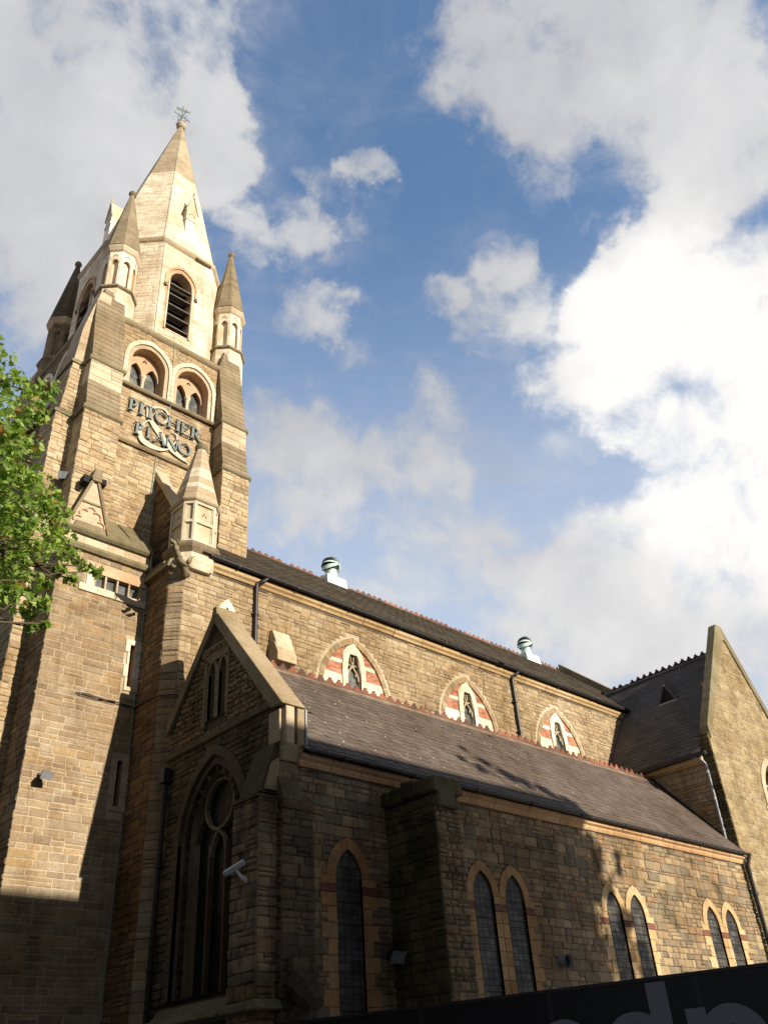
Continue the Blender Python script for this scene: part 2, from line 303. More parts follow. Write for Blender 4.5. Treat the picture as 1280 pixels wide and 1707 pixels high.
# -------- openings
def archx(v, hw, vs, h):
    """half width of a pointed arch at height v"""
    if v <= vs: return hw
    t = v - vs
    if t >= h: return 0
    if h <= hw * 1.001:
        return hw * math.sqrt(max(0, 1 - (t / h) ** 2))
    R = (hw * hw + h * h) / (2 * hw); return max(0, math.sqrt(max(0, R * R - t * t)) + hw - R)
def PA(uc, hw, v0, vs, h): return lambda v: (uc - archx(v, hw, vs, h), uc + archx(v, hw, vs, h)) if v0 <= v < vs + h - .001 else None
def RH(u0, u1, v0, v1): return lambda v: (u0, u1) if v0 <= v < v1 else None
def archpts(uc, hw, vs, h, n=10):
    L = [];
    for i in range(n + 1):
        t = vs + h * math.sin(math.pi / 2 * i / n) if h <= hw * 1.001 else vs + h * (i / n)
        L.append((uc - archx(t, hw, vs, h), t))
    return L + [(2 * uc - u, v) for u, v in reversed(L[:-1])]
def spans(lim, holes, v):
    a, b = lim(v); out = [(a, b)] if b > a else []
    for h in holes:
        q = h(v)
        if not q: continue
        nx = []
        for x, y in out:
            if q[1] <= x or q[0] >= y: nx.append((x, y)); continue
            if q[0] > x: nx.append((x, q[0]))
            if q[1] < y: nx.append((q[1], y))
        out = nx
    return [s_ for s_ in out if s_[1] - s_[0] > .02]
def wall(mb, fr, lim, v0, v1, holes=(), sm='tower', mm='mortar', rh=(.09, .17), asp=(1.3, 3.2), dep=(.012, .034), band=.06, back=True, gap=.009, over=.0, sholes=None, maxw=.62):
    if isinstance(lim, tuple): a_, b_ = lim; lim = lambda v: (a_, b_)
    if back:
        n = max(1, int((v1 - v0) / band)); st = (v1 - v0) / n
        for i in range(n):
            a, b = v0 + i * st, v0 + (i + 1) * st
            sa, sb, smid = spans(lim, holes, a + 1e-4), spans(lim, holes, b - 1e-4), spans(lim, holes, (a + b) / 2)
            if len(sa) == len(sb) == len(smid) and all(abs(p[0] - q[0]) < .25 and abs(p[1] - q[1]) < .25 for p, q in zip(sa, sb)): L = zip(sa, sb)
            else: L = zip(smid, smid)
            for p, q in L:
                pts = [fr.p(p[0], a), fr.p(p[1], a), fr.p(q[1], b), fr.p(q[0], b)]
                mb.face(pts[::-1] if fr.flip else pts, mm)
    v = v0; sh = sholes or holes
    while v < v1 - .03:
        h = random.uniform(*rh); h = min(h, v1 - v)
        if v1 - v - h < .05: h = v1 - v
        m_ = v + h / 2
        S1, S2 = spans(lim, sh, v + h * .15), spans(lim, sh, v + h * .85)
        S3 = []
        for x in S1:
            for y in S2:
                a, b = max(x[0], y[0]), min(x[1], y[1])
                if b - a > .05: S3.append((a, b))
        for a, b in S3:
            a2 = a - (over if abs(a - lim(m_)[0]) < .02 else 0); b2 = b + (over if abs(b - lim(m_)[1]) < .02 else 0)
            u = a2
            while u < b2 - .01:
                L = min(random.uniform(*asp) * h, maxw)
                if b2 - u - L < .10: L = b2 - u
                if L > maxw * 1.25: L *= .5
                d = random.uniform(*dep)
                if h > .13 and random.random() < .16:
                    k = h * random.uniform(.4, .6)
                    mb.stone(fr, u + gap / 2, u + L - gap / 2, v + gap / 2, v + k - gap / 2, d, sm); mb.stone(fr, u + gap / 2, u + L - gap / 2, v + k + gap / 2, v + h - gap / 2, random.uniform(*dep), sm)
                else: mb.stone(fr, u + gap / 2, u + L - gap / 2, v + gap / 2, v + h - gap / 2, d, sm)
                u += L
        v += h
def trim(mb, fr, uc, hwi, hwo, v0, vs, hi, ho, df, db, m, nj=8, nv=6, alt=0., depth=.22, rev=None, bandm=None, bandv=None, left=True, right=True, arch=True, g=.004, sk=.985, jit=.003):
    """dressed blocks round a pointed opening plus the reveal"""
    if v0 is not None and v0 < vs:
        vv = [v0 + (vs - v0) * i / nj for i in range(nj + 1)]
        if bandv: vv = sorted([x for x in vv if abs(x - bandv[0]) > .06 and abs(x - bandv[1]) > .06] + list(bandv))
        for i in range(len(vv) - 1):
            a, b = vv[i] + g, vv[i + 1] - g; mm = m; ex = alt if i % 2 else 0
            if bandv and abs(vv[i] - bandv[0]) < 1e-6: mm = bandm; ex = alt + .03
            for sd in ((-1,) if left else ()) + ((1,) if right else ()):
                pts = [(uc + sd * hwi, a), (uc + sd * (hwo + ex), a), (uc + sd * (hwo + ex), b), (uc + sd * hwi, b)]
                if sd < 0: pts = pts[::-1]
                mb.slab(fr, pts, -.02, df + (random.random() - .5) * .004, mm, .008)
    if arch:
        I = archpts(uc, hwi, vs, hi, 24); O = archpts(uc, hwo, vs, ho, 24); N = len(I) - 1
        ks = [round(N * i / (2 * nv)) for i in range(2 * nv + 1)]
        for a, b in zip(ks[:-1], ks[1:]):
            pi = [I[i] for i in range(a, b + 1)]; po = [O[i] for i in range(a, b + 1)]
            poly = po + pi[::-1]; poly = poly[::-1]; cu = sum(q[0] for q in poly) / len(poly); cv = sum(q[1] for q in poly) / len(poly); poly = [(cu + (q[0] - cu) * sk, cv + (q[1] - cv) * sk) for q in poly]; dj = (random.random() - .5) * jit
            n = len(poly); P = [fr.p(u, v, -.02) for u, v in poly] + [fr.p(u, v, df + dj) for u, v in poly]
            F = [(i, (i + 1) % n, n + (i + 1) % n, n + i) for i in range(n)]
            k = len(pi)
            for i in range(k - 1): F.append((n + i, n + i + 1, n + n - 2 - i, n + n - 1 - i))
            if not fr.flip: pass
            else: F = [tuple(reversed(f)) for f in F]
            mb.grp(P, F, m)
    path = archpts(uc, hwi, vs, hi, 12)
    if v0 is not None and v0 < vs: path = [(uc - hwi, v0)] + path + [(uc + hwi, v0)]
    for p, q in zip(path[:-1], path[1:]):
        mb.face([fr.p(*p, df), fr.p(*q, df), fr.p(*q, -depth), fr.p(*p, -depth)], rev or m)
    if v0 is not None: mb.face([fr.p(uc - hwi, v0, df), fr.p(uc + hwi, v0, df), fr.p(uc + hwi, v0, -depth), fr.p(uc - hwi, v0, -depth)], rev or m)
def pane(mb, fr, uc, hw, v0, vs, h, d, m):
    L = archpts(uc, hw, vs, h, 12); pts = [(uc - hw, v0)] + L + [(uc + hw, v0)]
    P = [fr.p(u, v, d) for u, v in pts]; n = len(P); mb.grp(P + [fr.p(uc, (v0 + vs) / 2, d)], [(i, n, (i + 1) % n) for i in range(n)], m)
def bar(mb, fr, pts, wd, d0, d1, m):
    """flat moulded bar following 2D pts"""
    for i in range(len(pts) - 1):
        a, b = Vector(pts[i]), Vector(pts[i + 1]); t = (b - a); L = t.length
        if L < 1e-5: continue
        t /= L; n = Vector((-t.y, t.x)) * wd / 2; a = a - t * wd * .15; b = b + t * wd * .15
        poly = [a - n, b - n, b + n, a + n]; mb.slab(fr, [tuple(p) for p in poly], d0, d1, m, wd * .25)
def slates(mb, P0, U, Sv, N, width, rows, ex, sw, m, hexa=True, lift=.012, th=.007, clip=None, lim=None):
    P0, U, Sv, N = map(Vector, (P0, U, Sv, N))
    for r in range(rows):
        off = (r % 2) * sw * .5; k = -1; s0 = r * ex
        L0, L1 = lim(s0) if lim else (0, width)
        while True:
            a = k * sw + off; k += 1
            if a + sw <= L0 + .01: continue
            if a >= L1 - .01: break
            u0, u1 = max(a, L0) + .003, min(a + sw, L1) - .003
            if u1 - u0 < .03: continue
            if clip and clip((u0 + u1) / 2, s0): continue
            j = random.uniform(-.005, .005) - (random.uniform(.03, .07) if random.random() < .012 else 0); l = lift + random.uniform(-.003, .005); ln = ex * 1.32; c = (u1 - u0) * .27 if hexa else 0; q = ex * .28 if hexa else 0
            def pt(u, s_, d): return P0 + U * u + Sv * (s_ + j) + N * d
            if hexa: T2 = [(u0, s0 + q), (u0 + c, s0), (u1 - c, s0), (u1, s0 + q), (u1, s0 + ln), (u0, s0 + ln)]
            else: T2 = [(u0, s0), (u1, s0), (u1, s0 + ln), (u0, s0 + ln)]
            def dd(s_): return l * (1 - (s_ - s0) / ln) + th
            top = [pt(u, s_, dd(s_)) for u, s_ in T2]; bot = [pt(u, s_, dd(s_) - th * 1.6) for u, s_ in T2]; n = len(T2)
            mb.grp(top + bot, [tuple(range(n))] + [(i, n + i, n + (i + 1) % n, (i + 1) % n) for i in range(n if not hexa else 3)], m)
def crest(mb, P0, U, length, m, sp=.27, z=.0, bed='ridgebed', hgt=.17, drop=.11, wv=None):
    """stepped cock's-comb ridge tiles; wv = horizontal unit vector across the ridge"""
    P0, U, wv = Vector(P0), Vector(U), Vector(wv); n = int(length / sp)
    for i in range(n):
        a = i * sp; h = hgt * random.uniform(.88, 1.06) * (random.uniform(.3, .6) if random.random() < .05 else 1); t = .011; k = sp
        prof = [(0, 0), (0, h * .38), (k * .16, h * .38), (k * .16, h * .66), (k * .32, h * .66), (k * .32, h), (k * .62, h), (k * .62, h * .66), (k * .78, h * .66), (k * .78, h * .38), (k * .97, h * .38), (k * .97, 0)]
        tl = random.uniform(-.014, .012)
        f = [P0 + U * (a + x + .004) + Vector((0, 0, y + tl)) + wv * t for x, y in prof]; b = [p - wv * 2 * t for p in f]; N_ = len(prof)
        mb.grp(f + b, [(i_, (i_ + 1) % N_, N_ + (i_ + 1) % N_, N_ + i_) for i_ in range(N_)] + [tuple(range(N_ - 1, -1, -1)), tuple(range(N_, 2 * N_))], m)
        for sd in (1, -1):
            q = [P0 + U * (a + .004) + Vector((0, 0, .02)), P0 + U * (a + sp - .004) + Vector((0, 0, .02)), P0 + U * (a + sp - .004) + wv * sd * .15 + Vector((0, 0, -drop + random.uniform(0, .01))), P0 + U * (a + .004) + wv * sd * .15 + Vector((0, 0, -drop + random.uniform(0, .01)))]
            mb.grp(q + [p + Vector((0, 0, -.03)) + wv * sd * .0 for p in q], [(0, 1, 2, 3), (3, 2, 6, 7), (0, 3, 7, 4), (1, 5, 6, 2)], bed)
# =================================================================== setting
def plane(name, x0, x1, y0, y1, z, mat, kind='structure'):
    b = MB(); b.face([(x0, y0, z), (x1, y0, z), (x1, y1, z), (x0, y1, z)], mat); o = b.build(name); o['kind'] = kind; return o
M['ground'] = stone('ground_earth', [(.10, .09, .07)], (.6, .6, .5), .6)
M['asphalt'] = stone('asphalt', [(.05, .05, .05)], (.7, .7, .7), .5, bscale=80)
M['paving'] = stone('paving_slabs', [(.17, .16, .14)], (.7, .7, .65), .5)
plane('ground', -600, 600, -600, 600, -.07, 'ground')
plane('road', -60, 70, -5.6, -.6, -.062, 'asphalt')
b = MB(); b.box(-60, 70, -.6, 11.2, -.066, .0, 'paving'); o = b.build('pavement'); o['kind'] = 'structure'
b = MB(); b.box(-60, 70, -8, -5.6, -.066, .0, 'paving'); o = b.build('far_pavement'); o['kind'] = 'structure'
# =================================================================== the church
church = thing('church', (12, 15, 0), 'tall stone church with a spired west tower, clerestoried nave and slated side aisle', 'church')
K = 1.015; CE = Vector((0, 0, 1.6))
class KB(MB):
    """mesh builder for tower and nave: survey values are taken on the aisle scale and carried to their true distance"""
    def build(s, *a, **k):
        s.v = [tuple(CE + (Vector(p) - CE) * K) for p in s.v]; return MB.build(s, *a, **k)
# ---------------- aisle south wall
LIGHTS = [(10.52, .29), (14.0, .29), (14.96, .29), (18.45, .29), (19.4, .29), (22.84, .29), (23.8, .29)]
fs = FS(12.0)
bh = [PA(u, .31, 2.2, 4.9, .48) for u, _ in LIGHTS]; shh = [PA(u, .46, 2.2, 4.9, .63) for u, _ in LIGHTS]
b = MB(); wall(b, fs, (9.03, 25.4), 0, 6.68, bh, 'aisle', 'mortar_d', rh=(.075, .215), asp=(.9, 2.8), sholes=shh, maxw=.5)
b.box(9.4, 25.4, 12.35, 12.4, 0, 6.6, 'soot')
b.build('aisle_wall', church)
def aisle_window(us, mat):
    b = MB()
    for i, u in enumerate(us):
        one = len(us) == 1; wo = .50 if one else .475
        for sd in (0, 1):
            outer = one or sd == i
            trim(b, fs, u, .29, wo, 2.2, 4.9, .46, .66, .036 if outer else .034, 0, mat, nj=11, alt=.13 if outer else 0., left=sd == 0, right=sd == 1, arch=sd == 0, bandm='redband', bandv=(4.63, 4.76), depth=.015)
        b.box(u - .5, u + .5, 11.9, 12.02, 2.0, 2.2, mat)
    o = b.build('window', church)
    for u in us:
        p = MB(); pane(p, fs, u, .30, 2.2, 4.9, .47, -.012, 'glass_a'); p.build('pane', o)
        g = MB()
        for k in range(17):
            z = 2.35 + .18 * k; h = archx(z, .29, 4.9, .46)
            if z < 5.3: g.box(u - h, u + h, 11.985, 11.995, z, z + .008, 'iron')
        g.build('guard_bar', o)
aisle_window([10.52], 'ochre'); aisle_window([14.0, 14.96], 'ochre'); aisle_window([18.45, 19.4], 'ochre2'); aisle_window([22.84, 23.8], 'ochre2')  # same stone tinted orange for the shaded windows, yellow for the sunlit ones
# cornice and gutter
def cornice_run(cls, x0, x1, prof, m, seg=(.7, 1.3), name='cornice', drop=.0):
    b = cls(); x = x0
    while x < x1 - .01:
        L = min(random.uniform(*seg), x1 - x)
        if x1 - x - L < .3: L = x1 - x
        dy, dz = random.uniform(-drop, drop), random.uniform(-drop, drop)
        b.prism([(y + dy, z + dz) for y, z in prof], 'x', x + .004, x + L - .004, m); x += L
    return b.build(name, church, bevel=.006, fix=True)
cornice_run(MB, 9.4, 25.5, [(12.02, 6.64), (11.93, 6.64), (11.90, 6.70), (11.90, 6.74), (11.84, 6.78), (11.84, 6.85), (12.02, 6.85)], 'cornice', drop=.003)
def gutter(cls, x0, x1, y, z, name='gutter'):
    b = cls(); pr = [(y + .06 * math.cos(t), z + .055 * math.sin(t)) for t in [math.pi + math.pi * i / 8 for i in range(9)]]
    b.prism([(y + .09, z + .012)] + [(y + .09, z)] + pr[::-1] + [(y - .065, z), (y - .065, z + .012)], 'x', x0, x1, 'gutter')
    for i in range(int((x1 - x0) / 1.8)): b.box(x0 + 1.8 * i + .8, x0 + 1.8 * i + .84, y - .068, y + .09, z - .062, z + .014, 'gutter')
    return b.build(name, church, fix=True)
gutter(MB, 9.5, 25.45, 11.77, 6.90)
# aisle roof: lower edge (11.80, 6.93) to ridge (14.13, 9.60)
sv = Vector((0, 2.33, 2.67)); SL = sv.length; sv.normalize(); nv = Vector((0, -sv.z, sv.y))
b = MB(); b.face([(9.3, 11.80, 6.92), (25.4, 11.80, 6.92), (25.4, 14.13, 9.59), (9.3, 14.13, 9.59)], 'slate_a')
b.face([(9.3, 14.13, 9.58), (25.4, 14.13, 9.58), (25.4, 15.9, 7.9), (9.3, 15.9, 7.9)], 'slate_a')
slates(b, (9.38, 11.72, 6.86), (1, 0, 0), sv, nv, 15.98, 20, .182, .29, 'slate_a', lift=.010)
aroof = b.build('roof', church); aroof['label'] = 'purple brown slate roof over the low aisle'
b = MB(); crest(b, (9.5, 14.13, 9.60), (1, 0, 0), 15.75, 'terra', wv=(0, 1, 0)); b.build('ridge_crest', aroof)
# lichen spots: small pale flakes standing on the slates
b = MB()
for i in range(230):
    u, s_ = random.uniform(9.6, 19), random.uniform(.4, SL - .2)
    if random.random() < (u - 9.6) / 14: continue
    p = Vector((u, 11.80, 6.93)) + sv * s_ + nv * .028; r = random.uniform(.008, .022)
    b.face([p + Vector((1, 0, 0)) * r * math.cos(t) * random.uniform(.7, 1.2) + sv * r * math.sin(t) * random.uniform(.7, 1.2) for t in [k * 1.047 for k in range(6)]], 'cream')
b.build('lichen', aroof)['kind'] = 'stuff'
# ---------------- big side buttress (mossy) and end buttresses
def pier(x0, x1, y0, y1, z0, z1, sm, mm='mortar_d', faces='SW', cls=MB, name='buttress', caps=None, rh=(.12, .22), dep=(.015, .045), lab=None):
    b = cls(); b.box(x0, x1, y0, y1, z0, z1, mm)
    for f in faces:
        if f == 'S': wall(b, FS(y0), (x0, x1), z0, z1, sm=sm, rh=rh, back=False, dep=dep, over=.02, asp=(1, 2.2))
        if f == 'W': wall(b, FW(x0), (y0, y1), z0, z1, sm=sm, rh=rh, back=False, dep=dep, over=.02, asp=(1, 2.2))
        if f == 'E': wall(b, FE(x1), (y0, y1), z0, z1, sm=sm, rh=rh, back=False, dep=dep, over=.02, asp=(1, 2.2))
    if caps: caps(b)
    o = b.build(name, church)
    if lab: o['label'] = lab
    return o
def capB(b):
    for i in range(5):
        y = 10.62 + i * .29; h = 6.50 + random.uniform(-.03, .05)
        b.slab(FW(11.44), [(y, 6.2), (y + .28, 6.2), (y + .28, h), (y, h - .02)], -.72, random.uniform(.0, .04), 'green', .04, True)
    b.slab(FS(10.66), [(11.5, 5.95), (12.0, 5.95), (11.95, 6.25), (11.52, 6.3)], -.3, .05, 'gable', .04, True)
pier(11.51, 12.12, 10.75, 12.0, 0, 6.25, 'green', faces='SWE', caps=capB, lab='mossy dark green stone buttress with a broken cap')
b = MB(); wall(b, FS(10.745), (11.5, 12.14), 0, 5.95, sm='aisle', back=False, dep=(.03, .05), asp=(1, 2)); b.build('buttress_face', church)
def capA1(b):
    b.prism([(11.97, 6.0), (12.72, 6.0), (12.66, 6.06), (12.0, 6.06)], 'x', 8.56, 9.03, 'weather_d')
    P = [(8.66, 12.03, 6.1), (9.03, 12.03, 6.1), (9.03, 12.03, 7.1), (8.99, 12.03, 7.1)]
    b.prism([(8.64, 6.1), (9.03, 6.1), (9.03, 7.05), (8.97, 7.0)], 'y', 12.03, 12.62, 'weather_d')
    b.prism([(8.72, 6.15), (9.03, 6.15), (9.03, 6.75), (8.86, 6.62)], 'y', 11.99, 12.22, 'coping')
pier(8.62, 9.03, 12.0, 12.7, 0, 6.0, 'aisle', faces='SW', caps=capA1)
def capA2(b):
    b.prism([(11.84, 6.0), (12.0, 6.0), (12.0, 6.42), (11.95, 6.36)], 'x', 8.99, 9.42, 'weather_d')
    b.prism([(11.85, 5.75), (12.0, 5.75), (12.0, 6.15), (11.86, 6.05)], 'x', 9.40, 9.66, 'weather_d')
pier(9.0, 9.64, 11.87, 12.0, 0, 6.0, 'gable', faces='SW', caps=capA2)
# broken corbel stump low on the corner buttress
b = MB(); b.tube([(9.28, 11.95, 3.25), (9.26, 11.68, 3.18), (9.24, 11.45, 3.02), (9.22, 11.30, 2.9)], [.20, .24, .22, .12], 'gable', 7); b.box(9.12, 9.42, 11.72, 11.9, 3.38, 3.56, 'aisle')
b.tube([(9.2, 11.6, 2.9), (9.24, 11.66, 2.5), (9.28, 11.8, 2.1)], [.14, .11, .05], 'gable', 6); b.build('carved_corbel', church, fix=True)
b = MB(); b.prism([(11.8, 2.88), (12.8, 2.88), (12.8, 2.98), (11.88, 3.02)], 'x', 8.5, 9.0, 'moss'); b.prism([(8.45, 2.88), (9.0, 2.88), (9.0, 3.02), (8.52, 2.98)], 'y', 12.81, 15.6, 'moss'); b.build('plinth_course', church, bevel=.02, fix=True)
# ---------------- west gable of the aisle (X = 9.03)
fw = FW(9.03)
def glim(v):
    if v < 7.75: return (12.0, 15.72)
    t = (v - 7.75) / 2.65; return (12.14 + 1.98 * t, 15.98 - 1.85 * t if v > 8.1 else 15.72)
def glim2(v): a, c = glim(v); return (a, min(c, 15.72))
GW = (14.0, .75, 3.3, 5.9, 1.18)
b = MB()
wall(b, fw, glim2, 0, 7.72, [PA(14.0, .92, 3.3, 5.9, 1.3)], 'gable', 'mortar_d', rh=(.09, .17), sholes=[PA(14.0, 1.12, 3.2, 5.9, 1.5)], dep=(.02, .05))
LN = [PA(14.22, .115, 8.12, 9.1, .26), PA(13.84, .115, 8.12, 9.1, .26)]
wall(b, fw, glim2, 7.82, 9.70, LN, 'gable_up', 'mortar_d', rh=(.085, .13), asp=(.8, 1.6), sholes=[RH(13.62, 14.44, 8.0, 9.45)], dep=(.03, .065), gap=.02)
b.face([fw.p(*q) for q in ((13.62, 9.70), (14.67, 9.70), (14.13, 10.42))], 'weather_d')
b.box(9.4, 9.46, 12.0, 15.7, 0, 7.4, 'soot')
b.prism([(12.1, 7.75), (15.9, 7.75), (14.13, 10.4)], 'x', 9.16, 9.46, 'mortar_d')
b.build('gable_wall', church)
b = MB()
for u in (14.22, 13.84): trim(b, fw, u, .115, .19, 8.12, 9.1, .26, .36, .05, 0, 'weather', nj=4, nv=2, depth=.13)
b.slab(fw, [(13.60, 8.0), (13.66, 8.0), (13.66, 9.4), (13.60, 9.4)], 0, .06, 'weather'); b.slab(fw, [(14.40, 8.0), (14.50, 8.0), (14.50, 9.4), (14.40, 9.4)], 0, .06, 'weather')
b.slab(fw, [(13.66, 9.38), (14.40, 9.38), (14.40, 9.55), (13.66, 9.55)], -.01, .055, 'weather')
b.build('blind_lancet', church)
b = MB()
b.prism([(8.93, 7.70), (9.03, 7.66), (9.03, 7.86), (8.95, 7.82)], 'y', 11.95, 15.74, 'weather_d')
b.prism([(8.97, 9.68), (9.03, 9.66), (9.03, 9.76), (8.98, 9.75)], 'y', 13.66, 14.63, 'weather')
b.build('string_course', church, bevel=.006, fix=True)
# coping of the gable
b = MB()
a = [(14.16, 10.56), (11.78, 7.66), (12.14, 7.66), (14.16, 10.22)]
b.prism(a, 'x', 8.93, 9.46, 'coping')
b.prism([(14.16, 10.56), (14.16, 10.26), (16.0, 7.95), (16.0, 8.28)], 'x', 8.93, 9.46, 'weather')
b.prism([(14.06, 10.40), (14.09, 10.61), (14.22, 10.61), (14.27, 10.40)], 'x', 8.915, 9.47, 'coping')
b.build('coping', church, bevel=.012, fix=True)
b = MB(); b.box(9.03, 9.22, 11.80, 12.1, 6.95, 7.64, 'ashlar'); b.box(9.22, 9.29, 11.90, 12.1, 6.95, 7.64, 'weather'); b.box(9.29, 9.46, 11.81, 12.1, 6.95, 7.64, 'coping'); b.box(8.97, 9.03, 11.92, 12.25, 7.0, 7.6, 'ashlar'); b.prism([(11.80, 6.95), (12.1, 6.95), (12.1, 6.70), (11.97, 6.70)], 'x', 9.04, 9.45, 'ashlar'); b.build('kneeler', church, bevel=.012, fix=True)
b = MB(); b.box(9.462, 9.49, 11.79, 12.06, 6.98, 7.64, 'lead'); b.build('flashing', church)
# great west window of the aisle
b = MB()
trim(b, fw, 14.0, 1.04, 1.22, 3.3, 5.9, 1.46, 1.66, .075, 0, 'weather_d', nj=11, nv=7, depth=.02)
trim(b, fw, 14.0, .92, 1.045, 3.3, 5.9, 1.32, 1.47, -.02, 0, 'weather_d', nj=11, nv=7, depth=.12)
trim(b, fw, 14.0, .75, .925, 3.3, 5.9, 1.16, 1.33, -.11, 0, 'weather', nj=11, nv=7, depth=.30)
b.prism([(8.80, 3.02), (9.2, 3.02), (9.2, 3.34), (8.92, 3.16)], 'y', 12.75, 15.3, 'moss')
gw = b.build('window', church, fix=False); gw['label'] = 'large dark traceried west window of the aisle'
b = MB(); pane(b, fw, 14.0, .76, 3.3, 5.9, 1.17, -.24, 'glass_b'); b.build('pane', gw)
b = MB()
for u in (14.26, 13.74): bar(b, fw, [(u, 3.3), (u, 5.75)], .05, -.22, -.12, 'weather_d')
cx, cz, rr = 14.0, 6.47, .46
bar(b, fw, [(cx + rr * math.cos(t), cz + rr * math.sin(t)) for t in [2 * math.pi * i / 28 for i in range(29)]], .05, -.22, -.12, 'weather')
for c_ in (14.0,): bar(b, fw, archpts(c_, .245, 5.55, .44, 6), .04, -.22, -.125, 'weather')
bar(b, fw, [(14.74, 5.9), (14.6, 6.2), (14.42, 6.5)], .04, -.22, -.13, 'weather_d'); bar(b, fw, [(13.26, 5.9), (13.4, 6.2), (13.58, 6.5)], .04, -.22, -.13, 'weather_d')
b.build('tracery', gw)
b = MB(); b.tube([(8.90, 15.60, 0), (8.90, 15.60, 7.25)], .055, 'iron', 10); b.box(8.80, 9.0, 15.50, 15.72, 7.22, 7.50, 'iron')
for z in (2, 3.8, 5.6): b.tube([(8.90, 15.60, z), (8.90, 15.60, z + .08)], .075, 'iron', 10)
b.build('downpipe', church)
# ---------------- nave south wall (clerestory)
ns = FS(15.5); CW = [14.05, 18.43, 22.68]
def nlim(v): return (8.9, 11.2) if v < 9.9 else (8.9, 27.7)
b = KB()
nh = [PA(u, 1.08, 9.9, 10.2, 1.52) for u in CW] + [PA(10.1, .24, 10.0, 10.75, .80)]
nsh = [PA(u, 1.30, 9.9, 10.2, 1.76) for u in CW] + [PA(10.1, .40, 10.0, 10.75, 1.0)]
wall(b, ns, nlim, 5.5, 12.45, nh, 'nave', 'mortar', rh=(.085, .16), sholes=nsh, dep=(.010, .030))
fd = Frame((8.65, 15.75, 0), (.7071, -.7071, 0), (0, 0, 1), (-.7071, -.7071, 0))
wall(b, fd, (0, .3536), 0, 12.4, sm='stair', mm='mortar_d', rh=(.13, .24), asp=(1.5, 3), dep=(.01, .03), over=.01)
wall(b, FW(8.65), (15.75, 16.75), 0, 12.35, sm='nave_w', mm='mortar_d', rh=(.10, .18), dep=(.012, .035))
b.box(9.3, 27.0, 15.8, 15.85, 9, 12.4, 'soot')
b.build('nave_wall', church)
for u in CW:
    b = KB(); trim(b, ns, u, 1.08, 1.23, None, 10.2, 1.52, 1.70, .012, 0, 'voussoir', nv=17, depth=.03, rev='voussoir', sk=.93, jit=.014)
    f2 = FS(15.53)
    def al(v, u=u): h = archx(v, 1.09, 10.2, 1.53); return (u - h, u + h)
    hole = [lambda v, u=u: (u - .33, u + .33) if v < 11.0 else ((u - .24, u + .24) if v < 11.6 else None)]
    for z0, z1, m in ((10.1, 10.77, 'white'), (10.775, 11.07, 'brick'), (11.075, 11.19, 'white'), (11.195, 11.70, 'brick')):
        if m == 'brick': wall(b, f2, al, z0, z1, hole, 'brick', 'brick', rh=(.052, .054), asp=(2.4, 3.0), dep=(.004, .008), gap=.006, band=.05)
        else: wall(b, f2, al, z0, z1, hole, 'white', 'white', rh=(z1 - z0, z1 - z0 + .01), asp=(2, 4), dep=(.010, .012), gap=.004, band=.05, maxw=.8)
    # white lancet frame
    trim(b, ns, u, .225, .40, 10.1, 10.95, .62, .78, .02, 0, 'white', nj=4, nv=3, depth=.17)
    for sd in (-1, 1): b.slab(ns, [(u + sd * .22, 10.9), (u + sd * .40, 10.9), (u + sd * .36, 11.42), (u + sd * .1, 11.6)][::sd], -.03, .005, 'white')
    b.slab(ns, [(u - .36, 11.4), (u + .36, 11.4), (u + .2, 11.6), (u, 11.71), (u - .2, 11.6)], -.03, .012, 'white')
    o = b.build('clerestory_window', church)
    b = KB(); pane(b, ns, u, .23, 10.1, 10.95, .62, -.13, 'glass_c'); b.build('pane', o)
    b = KB(); g = 'ashlar'
    L = [(u - .205, 10.72), (u - .185, 10.86), (u - .10, 10.98), (u - .03, 11.06), (u, 11.16)]; M_ = [(2 * u - x, z) for x, z in L]
    bar(b, ns, L, .04, -.11, -.05, g); bar(b, ns, M_, .04, -.11, -.05, g)
    for sd in (-1, 1):
        bar(b, ns, [(u + sd * .18, 10.87), (u + sd * .11, 10.90), (u + sd * .12, 10.83)], .03, -.11, -.06, g); bar(b, ns, [(u, 11.14), (u + sd * .05, 11.24), (u + sd * .045, 11.36)], .028, -.11, -.05, g)
        bar(b, ns, [(u + sd * .03, 11.06), (u + sd * .10, 11.14), (u + sd * .15, 11.12)], .03, -.11, -.06, g)
    b.build('tracery', o)
b = KB(); trim(b, ns, 10.1, .24, .44, 10.0, 10.75, .80, 1.02, .03, 0, 'white', nj=4, nv=3, depth=.16)
o = b.build('clerestory_window', church); b = KB(); pane(b, ns, 10.1, .25, 10.0, 10.75, .8, -.1, 'glass_c'); b.build('pane', o)
b = KB(); bar(b, ns, [(10.22, 10.9), (10.16, 11.15), (10.12, 11.3), (10.1, 11.4)], .05, -.08, -.02, 'ochre2'); bar(b, ns, [(10.24, 10.65), (10.12, 10.8), (10.22, 10.95)], .04, -.08, -.02, 'ochre2'); b.build('tracery', o)
b = KB(); b.prism([(15.5, 11.32), (15.36, 11.28), (15.22, 10.95), (15.12, 10.55), (15.5, 10.5)], 'x', 11.33, 11.84, 'white'); b.prism([(15.5, 11.0), (15.24, 10.92), (15.10, 10.60), (15.10, 10.4), (15.5, 10.4)], 'x', 11.30, 11.87, 'ashlar'); b.build('weathered_offset', church, bevel=.012, fix=True)
cornice_run(KB, 9.55, 27.15, [(15.52, 12.36), (15.44, 12.36), (15.41, 12.42), (15.36, 12.46), (15.34, 12.53), (15.36, 12.575), (15.52, 12.575)], 'ochre2', seg=(.8, 2.0), drop=.010)
b = KB(); b.prism([(8.50, 12.20), (8.66, 12.20), (8.66, 12.44), (8.55, 12.40)], 'y', 15.6, 16.7, 'moss')
